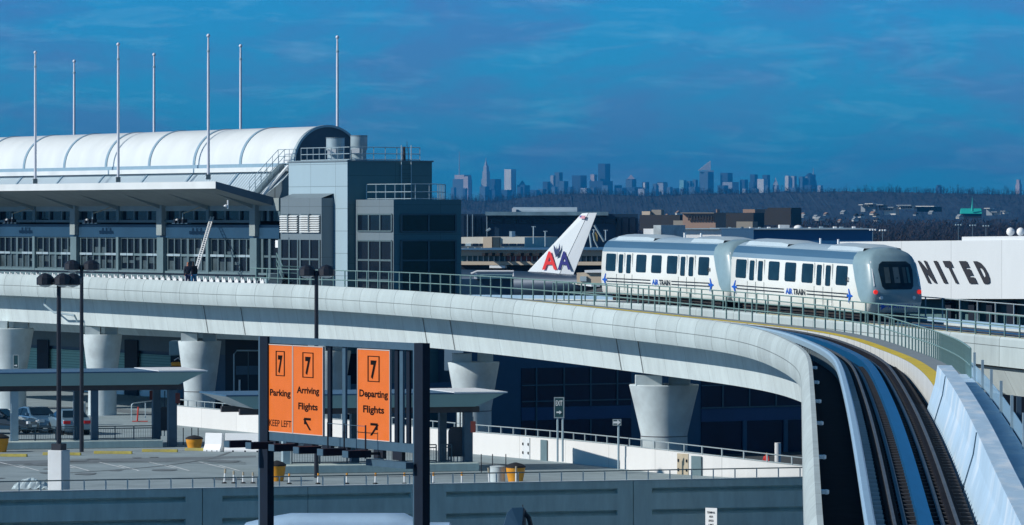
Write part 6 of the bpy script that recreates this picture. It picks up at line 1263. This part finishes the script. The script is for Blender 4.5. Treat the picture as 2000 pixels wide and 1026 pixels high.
# ------------------------------------------------------------------ the far city
DS = 19000; tone = {'b': mat('tower_blue', (.05, .10, .15), .5, var=.12, scale=.01), 'd': mat('tower_dark', (.02, .05, .09), .4, var=.12, scale=.01), 'g': mat('tower_grey', (.30, .33, .36), .6, var=.12, scale=.01), 'w': mat('tower_pale', (.58, .58, .55), .6, var=.12, scale=.01), 't': mat('tower_teal', (.18, .42, .45), .4, var=.1, scale=.01), 'p': mat('tower_pinkish', (.42, .36, .36), .6, var=.12, scale=.01)}
def tbx(p0, p1, y0, y1, d, i=0):
    a = (p1 - p0) / F * d / 1.4; q = P((p0 + p1) / 2, y1, d); return MB().cbox((q.x, q.y, q.z), a, a, (y1 - y0) / F * d, R(-37))
def tower(label, tiers, crown=None, name='skyscraper', dd=0):
    d = DS + dd; r_ = thing(name, label, 'skyscraper', P((tiers[0][0] + tiers[0][1]) / 2, 424, d), 0, 'skyscrapers of the far city')
    for i, (p0, p1, y0, t) in enumerate(tiers): tbx(p0, p1, y0, 424 if i == 0 else tiers[i - 1][2] - .05, d, i).build('shaft' if i == 0 else 'setback', tone[t], r_)
    if crown:
        kind, *q = crown
        if kind == 'spire': x, yb, yt, w_, t = q; o = P(x, yb, d + 15); h = (yb - yt) / F * d; MB().lathe(o, [(w_ / F * d / 2, 0), (w_ / F * d / 2 * .6, h * .25), (w_ / F * d * .12, h * .6), (.8, h)], 8).build('spire', tone[t], r_)
        if kind == 'pyramid': p0, p1, yb, yt, t = q; w_ = (p1 - p0) / F * d; a = P(p0, yb, d - w_ / 2); MB().add([a, a + Vector((w_, 0, 0)), a + Vector((w_, w_, 0)), a + Vector((0, w_, 0)), a + Vector((w_ / 2, w_ / 2, (yb - yt) / F * d))], [(0, 1, 4), (1, 2, 4), (2, 3, 4), (3, 0, 4), (0, 3, 2, 1)]).build('pyramid_roof', tone[t], r_)
        if kind == 'slant': p0, p1, yb, yl, yr, t = q; a, b_ = P(p0, yb, d - 18), P(p1, yb, d - 18); MB().prism([a, b_, P(p1, yr, d - 18), P(p0, yl, d - 18)], (0, 35, 0)).build('slanted_roof', tone[t], r_)
        if kind == 'mast': x, yb, yt = q; MB().tube([P(x, yb, d + 10), P(x, yt, d + 10)], [2.2, 1.0], 5).build('mast', tone['g'], r_)
        if kind == 'dome': x, w_, yb, yt, t = q; o = P(x, yb, d + 20); h = (yb - yt) / F * d; k = w_ / F * d / 2; MB().lathe(o, [(k, 0), (k * .95, h * .3), (k * .7, h * .7), (k * .3, h * .95), (.5, h)], 12).build('dome', tone[t], r_)
    return r_
tower('stepped tower with a tall thin mast at the left end of the skyline', [(884, 922, 350, 'b'), (888, 920, 342, 'p')], ('mast', 897, 342, 296)); tower('slim pale tower hugging the masted tower at the left end', [(905, 921, 345, 'p')], dd=-60)
tower('grey tiered tower with a needle spire left of the white slab', [(940, 958.5, 350, 'g'), (942, 957, 335, 'g'), (944, 955, 325, 'g')], ('spire', 949.2, 325, 308, 9, 'g')); tower('dark blue block right of the needle spired tower', [(959, 979, 350, 'd')], dd=40); tower('wide white slab tower with a dark top band', [(985, 1008, 331, 'w')], None)
tower('dark stepped block with a low peaked roof right of the white slab', [(1010, 1035, 362, 'd')], ('pyramid', 1013, 1027, 362, 352, 'd')); tower('dark low block left of a grey fronted tower', [(1060, 1076, 355, 'd')]); tower('grey fronted tower beside a taller blue one', [(1075, 1085, 343, 'g')]); tower('blue tower rising behind a grey fronted one', [(1083, 1099, 337, 'b')], dd=50); tower('shorter blue tower right of the grey fronted pair', [(1090, 1110, 354, 'b')])
tower('broad plain blue block left of the dark monolith', [(1117, 1146, 343, 'd')]); tower('small beige tower just left of the dark monolith', [(1153, 1166, 341, 'p')]); tower('dark broad podium block under the dark monolith', [(1151, 1197, 354, 'd')], dd=-30); tower('tall dark flat topped monolith, tallest box of the skyline', [(1168, 1192, 320, 'd')], dd=30); tower('short dark block right of the dark monolith', [(1200, 1215, 362, 'd')])
tower('tower with a pinkish peaked top left of mid skyline', [(1222, 1243, 350, 'b')], ('pyramid', 1225, 1240, 350, 341, 'p')); tower('low long dark block below the pink peaked tower', [(1217, 1256, 366, 'd')], dd=-40); tower('slim white tower with a dark twin behind it', [(1256, 1262, 357, 'w')], dd=-30); tower('dark twin behind a slim white tower', [(1254, 1268, 356, 'd')]); tower('plain blue block left of a grey panelled block', [(1275, 1286, 359, 'b')]); tower('grey panelled block with a dark cap', [(1283, 1304, 358, 'g'), (1283.5, 1303.5, 356, 'd')]); tower('low dark block right of the grey panelled block', [(1305, 1326, 368, 'd')])
tower('pale teal glass block', [(1327, 1341, 352, 't')]); tower('mid teal block right of the pale teal one', [(1341.5, 1352, 354, 'b')]); tower('slim blue block left of the slanted roof tower', [(1352.5, 1363, 351, 'b')]); tower('tall tower with a bright slanted roof', [(1366, 1394, 336, 'b')], ('slant', 1366, 1394, 336, 335, 333, 'g')); MBs = None
tower('white sloping wedge roof tower crown behind the slanted tower', [(1366.5, 1393, 338, 'b')], ('slant', 1364, 1388, 333, 332.5, 314, 'w'), dd=60)
tower('dark tower right of the slanted roof tower', [(1407, 1431, 338, 'd')]); tower('low white block in front of a dark tower', [(1411, 1443, 356, 'g')], dd=-60); tower('square blue block mid right', [(1445, 1461, 351, 'd')]); tower('tall slim blue tower left of the white framed block', [(1465, 1480, 341, 'd')]); tower('white framed block with a dark centre', [(1479, 1500, 350, 'w')], dd=-50); tower('dark tower behind the white framed block', [(1489, 1504, 342, 'd')]); tower('dark low block under the slim blue tower', [(1462, 1478, 356, 'd')], dd=-40)
tower('small pale cone topped tower', [(1509, 1522, 362, 'g')], ('pyramid', 1510, 1520, 362, 346, 'w')); tower('white ribbed twin slab near the right end', [(1533, 1544, 345, 'w'), (1534, 1543, 343.5, 'w')]); tower('grey twin of the white ribbed slab', [(1544.5, 1556, 344, 'g')]); tower('teal block left of the rounded dark tower', [(1560, 1572, 345, 'b')]); tower('rounded dark tower with a thin mast near the right end', [(1567, 1596, 362, 'd')], ('dome', 1581.5, 28, 362, 338, 'd')); tower('dark needle topped slab behind the rounded tower', [(1584, 1593, 341, 'd')], ('mast', 1588.5, 341, 329), dd=60)
tower('small dark domed tower alone on the ridge', [(1827, 1840, 368, 'd')], ('dome', 1833.5, 12, 368, 361, 'd'), dd=-11000 + 0) if False else tower('small dark domed tower alone on the ridge', [(1827, 1840, 368, 'd')], ('dome', 1833.5, 12, 368, 361, 'd')); tower('grey stepped tower alone at the right edge of the photo', [(1983, 1996, 360, 'p'), (1985, 1994, 351, 'p')])
tower('white slim chimney like tower below the white slab', [(980.5, 983.5, 372, 'w')], dd=-200)
random.seed(4); fill = []
for i in range(30):
    p = 884 + i * 24.5 + random.uniform(-6, 6); fill.append((p, p + random.uniform(9, 22), random.uniform(362, 373), random.choice('bbdgbd')))
for i, (p0, p1, y0, t) in enumerate(fill):
    r_ = thing('low_tower', 'low hazy block in the band of roofs under the far skyline', 'building', P((p0 + p1) / 2, 424, DS - 300), 0, 'low blocks under the far skyline'); tbx(p0, p1, y0, 424, DS - 300 - i).build('shaft', tone[t], r_)
# ------------------------------------------------------------------ air between here and the city
hzm = bpy.data.materials.new('haze_air'); hzm.use_nodes = True; nt = hzm.node_tree; nt.nodes.remove(nt.nodes['Principled BSDF'])
pv = nt.nodes.new('ShaderNodeVolumePrincipled'); pv.inputs['Color'].default_value = (.02, .36, .82, 1); pv.inputs['Density'].default_value = 4.9e-5; pv.inputs['Anisotropy'].default_value = .2
nt.links.new(pv.outputs[0], nt.nodes['Material Output'].inputs['Volume'])
hb_ = MB().box((-9500, -300, -1.5), (19000, 0, 0), (0, 24000, 0), (0, 0, 300)).build('haze', hzm, None); tag(hb_, 'pale blue air between the airport and the far city', 'haze', None, 'stuff')
